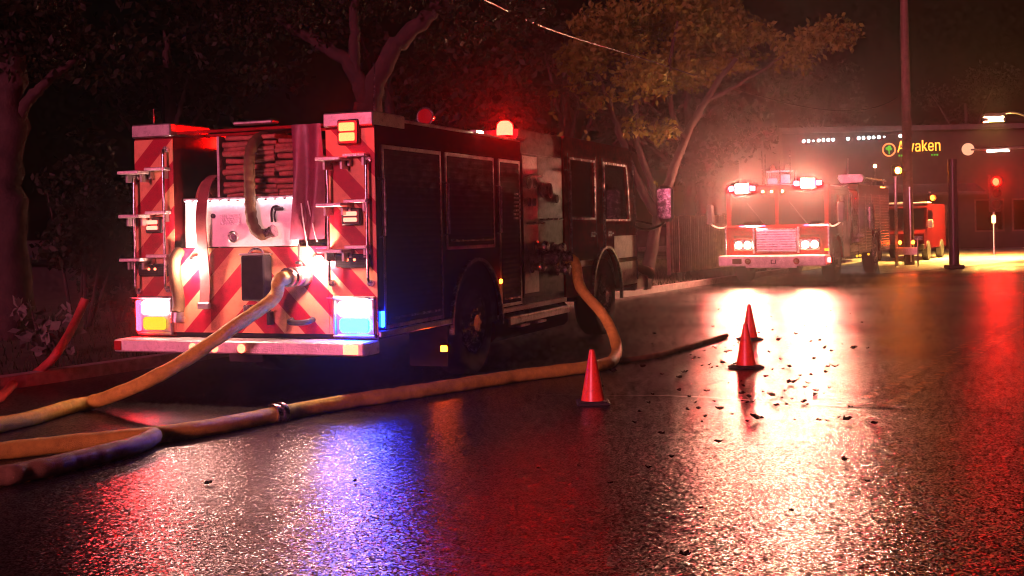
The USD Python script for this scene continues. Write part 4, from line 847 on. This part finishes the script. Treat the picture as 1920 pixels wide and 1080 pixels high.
def rel(base, px, py, d): return at(px, py, d) - base
# forked street tree beyond the near engine's cab
b = at(1213, 520, 30.5); b[2] = .1
q = lambda px, py, d=30.5: rel(b, px, py, d)
limbs = [([(0, 0, -.1), q(1222, 470), q(1238, 400), q(1262, 320), q(1285, 262), q(1322, 190), q(1380, 110)], .16, .06),
         ([q(1238, 410), q(1205, 360), q(1182, 310), q(1165, 262), q(1150, 215), q(1120, 140)], .12, .05),
         ([q(1238, 400), q(1215, 330), q(1196, 270), q(1192, 215), q(1215, 120)], .10, .04),
         ([q(1285, 262), q(1262, 215), q(1255, 140), q(1270, 40)], .08, .03), ([q(1322, 190), q(1400, 150), q(1480, 95)], .06, .02), ([q(1150, 215), q(1090, 190), q(1060, 150)], .05, .02)]
blobs = [(*q(1080, 195, 29.5), .75), (*q(1075, 255, 29), .42), (*q(1130, 160, 30), .8), (*q(1200, 150, 30), .9), (*q(1240, 245, 30), .45), (*q(1190, 235, 29.6), .4), (*q(1290, 120, 31), 1.0), (*q(1380, 80, 31), 1.1), (*q(1480, 90, 31), .9),
         (*q(1150, 60, 31), 1.2), (*q(1300, 20, 31), 1.4), (*q(1560, 60, 32), .8), (*q(1100, 110, 30), .8), (*q(1230, 335, 30.3), .16), (*q(1252, 365, 30.3), .16), (*q(1225, 345, 30), .12)]
tree('street_tree', 'forked street tree with olive leaves standing behind the cab of the near engine', b, limbs, blobs, 17000, .15, 'leaf', 31)
# large tree behind the hose bed
b = at(690, 420, 24); b[2] = .1
q = lambda px, py, d=24: rel(b, px, py, d)
limbs = [([(0, 0, -.1), q(690, 330), q(690, 200)], .36, .28), ([q(690, 230), q(705, 150), q(745, 85), q(790, 40), q(860, -30)], .22, .12), ([q(690, 220), q(672, 150), q(640, 110), q(585, 75), q(520, 30)], .18, .07), ([q(672, 170), q(665, 90), q(668, -20)], .12, .08)]
blobs = [(*q(890, 20, 23), .8), (*q(960, 20, 22.5), .7), (*q(860, 70, 23), .4), (*q(1000, 10, 22.5), .5), (*q(560, 60, 24), .8), (*q(470, 30, 24), 1.0), (*q(740, -40, 24), 1.2), (*q(620, -30, 25), 1.3), (*q(800, 70, 25), .5), (*q(480, 130, 25), .5)]
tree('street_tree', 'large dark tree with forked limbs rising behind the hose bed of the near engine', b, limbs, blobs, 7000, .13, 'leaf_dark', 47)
# trunk at the left edge
b = at(18, 620, 17); b[2] = .0
q = lambda px, py, d=17: rel(b, px, py, d)
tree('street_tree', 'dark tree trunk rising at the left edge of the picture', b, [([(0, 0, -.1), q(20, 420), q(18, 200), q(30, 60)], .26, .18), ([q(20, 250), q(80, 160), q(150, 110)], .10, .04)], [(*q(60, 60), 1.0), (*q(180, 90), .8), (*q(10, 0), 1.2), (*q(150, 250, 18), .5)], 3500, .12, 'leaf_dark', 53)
# shrubs left of the near engine
def shrub(name, label, base, blobs, n, size, mt, seed, cat='shrub', group=None):
    t = thing(name, label, cat, base, 0, group); r = np.random.default_rng(seed)
    obj('stems', [limb([(r.normal(0, .08), r.normal(0, .08), -.05), (b_[0] * .6, b_[1] * .6, b_[2] * .5), (b_[0], b_[1], b_[2])], .03, .01, 8, 6, seed + i) for i, b_ in enumerate(blobs)], M['bark'], t)
    obj('crown', crown(n, blobs, size, seed), M[mt], t)
shrub('shrub', 'tall olive shrub in the dark left of the near engine', at(150, 400, 19) * [1, 1, 0], [(0, 0, 1.5, .8), (.4, .2, 2.1, .6), (-.5, 0, 2.2, .5), (.1, 0, 2.7, .5), (.5, .2, 1.4, .6)], 4500, .12, 'leaf_dark', 61)
shrub('shrub', 'low dark shrub beside the left column of the near engine', at(225, 430, 20) * [1, 1, 0], [(0, 0, .8, .7), (.3, .1, 1.5, .5), (-.4, 0, 1.2, .5)], 2500, .12, 'leaf_dark', 62)
shrub('pale_plant', 'pale grey broad leaved plant beside the thin red hose at far left', at(100, 600, 14.5) * [1, 1, 0], [(0, 0, .45, .38, .8), (.28, 0, .62, .22, .7), (-.25, 0, .66, .2, .7)], 520, .17, 'leaf_pale', 63, 'plant')
# wall and fence on the verge beyond the street tree
def fence(p0, p1, h, label):
    d = p1 - p0; L = np.linalg.norm(d); d /= L; nrm = np.array([d[1], -d[0], 0]); t = thing('board_fence', label, 'fence', p0)
    n = int(L / .16); r = np.random.default_rng(3)
    for i in range(n):
        a_ = i * L / n; hh_ = h + r.normal(0, .012); c0 = d * a_; c1 = d * (a_ + L / n - .012); o = nrm * r.normal(0, .004)
        obj('board', trimesh.convex.convex_hull(np.array([c + s * nrm * .011 + o + [0, 0, z] for c in (c0, c1) for s in (-1, 1) for z in (.04, hh_)])), M['fence_wood'], t)
    for i in range(int(L / 2.4) + 1):
        c = d * min(i * 2.4, L - .05) - nrm * .06; obj('post', box(c[0] - .05, c[0] + .05, c[1] - .05, c[1] + .05, 0, h + .08), M['wood'], t)
fence(road(7, -2.2, .11), road(18, -2.2, .11), 1.65, 'weathered board fence lit red behind the street tree and the far engine')
# dark trees of the background
bg = [(-9.5, 34, 9, 'leaf_dark'), (-4, 40, 10, 'leaf_dark'), (2.0, 44, 9, 'leaf_dark'), (-14, 30, 8, 'leaf_dark'), (7.5, 52, 10, 'leaf_dark'), (13, 84, 12, 'leaf_dark'), (22, 88, 13, 'leaf_dark'), (32, 86, 12, 'leaf_dark')]
lab = ['dark tree mass behind the left part of the near engine', 'dark tree behind the roof of the near engine', 'dark tree standing behind the forked street tree', 'dark tree in the upper left corner of the picture', 'tall dark tree behind the far fire engine', 'dark tree behind the left end of the shop building', 'dark tree behind the middle of the shop building', 'dark tree behind the right end of the shop building']
for i, (x, y, h, mt) in enumerate(bg):
    r = np.random.default_rng(200 + i); R_ = h * .28
    blobs = [(r.normal(0, R_ * .6), r.normal(0, R_ * .5), h * (.35 + .6 * r.random()), R_ * (.35 + .35 * r.random())) for _ in range(11)]
    limbs = [([(0, 0, -.2), (.1, 0, h * .3), (.0, .1, h * .8)], h * .03, h * .01)] + [([(0, 0, h * (.25 + .05 * k)), (b_[0] * .5, b_[1] * .5, b_[2] * .8), b_[:3]], h * .012, h * .004) for k, b_ in enumerate(blobs[:5])]
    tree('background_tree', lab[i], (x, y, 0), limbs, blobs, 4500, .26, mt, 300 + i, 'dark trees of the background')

# ------------------------------------------------------------------ haze of smoke and drizzle
hz = trimesh.creation.box(bounds=[[-60, -30, -1.1], [90, 110, 19]])
tag(obj('haze', hz, mat('smoke_haze', {'v': ('principled_volume', dict(color=(0.85, 0.80, 0.80), density=HAZE, anisotropy=0.93))}, surface=None, volume='v.volume')), 'thin smoky drizzle haze filling the street', 'haze', kind='stuff')
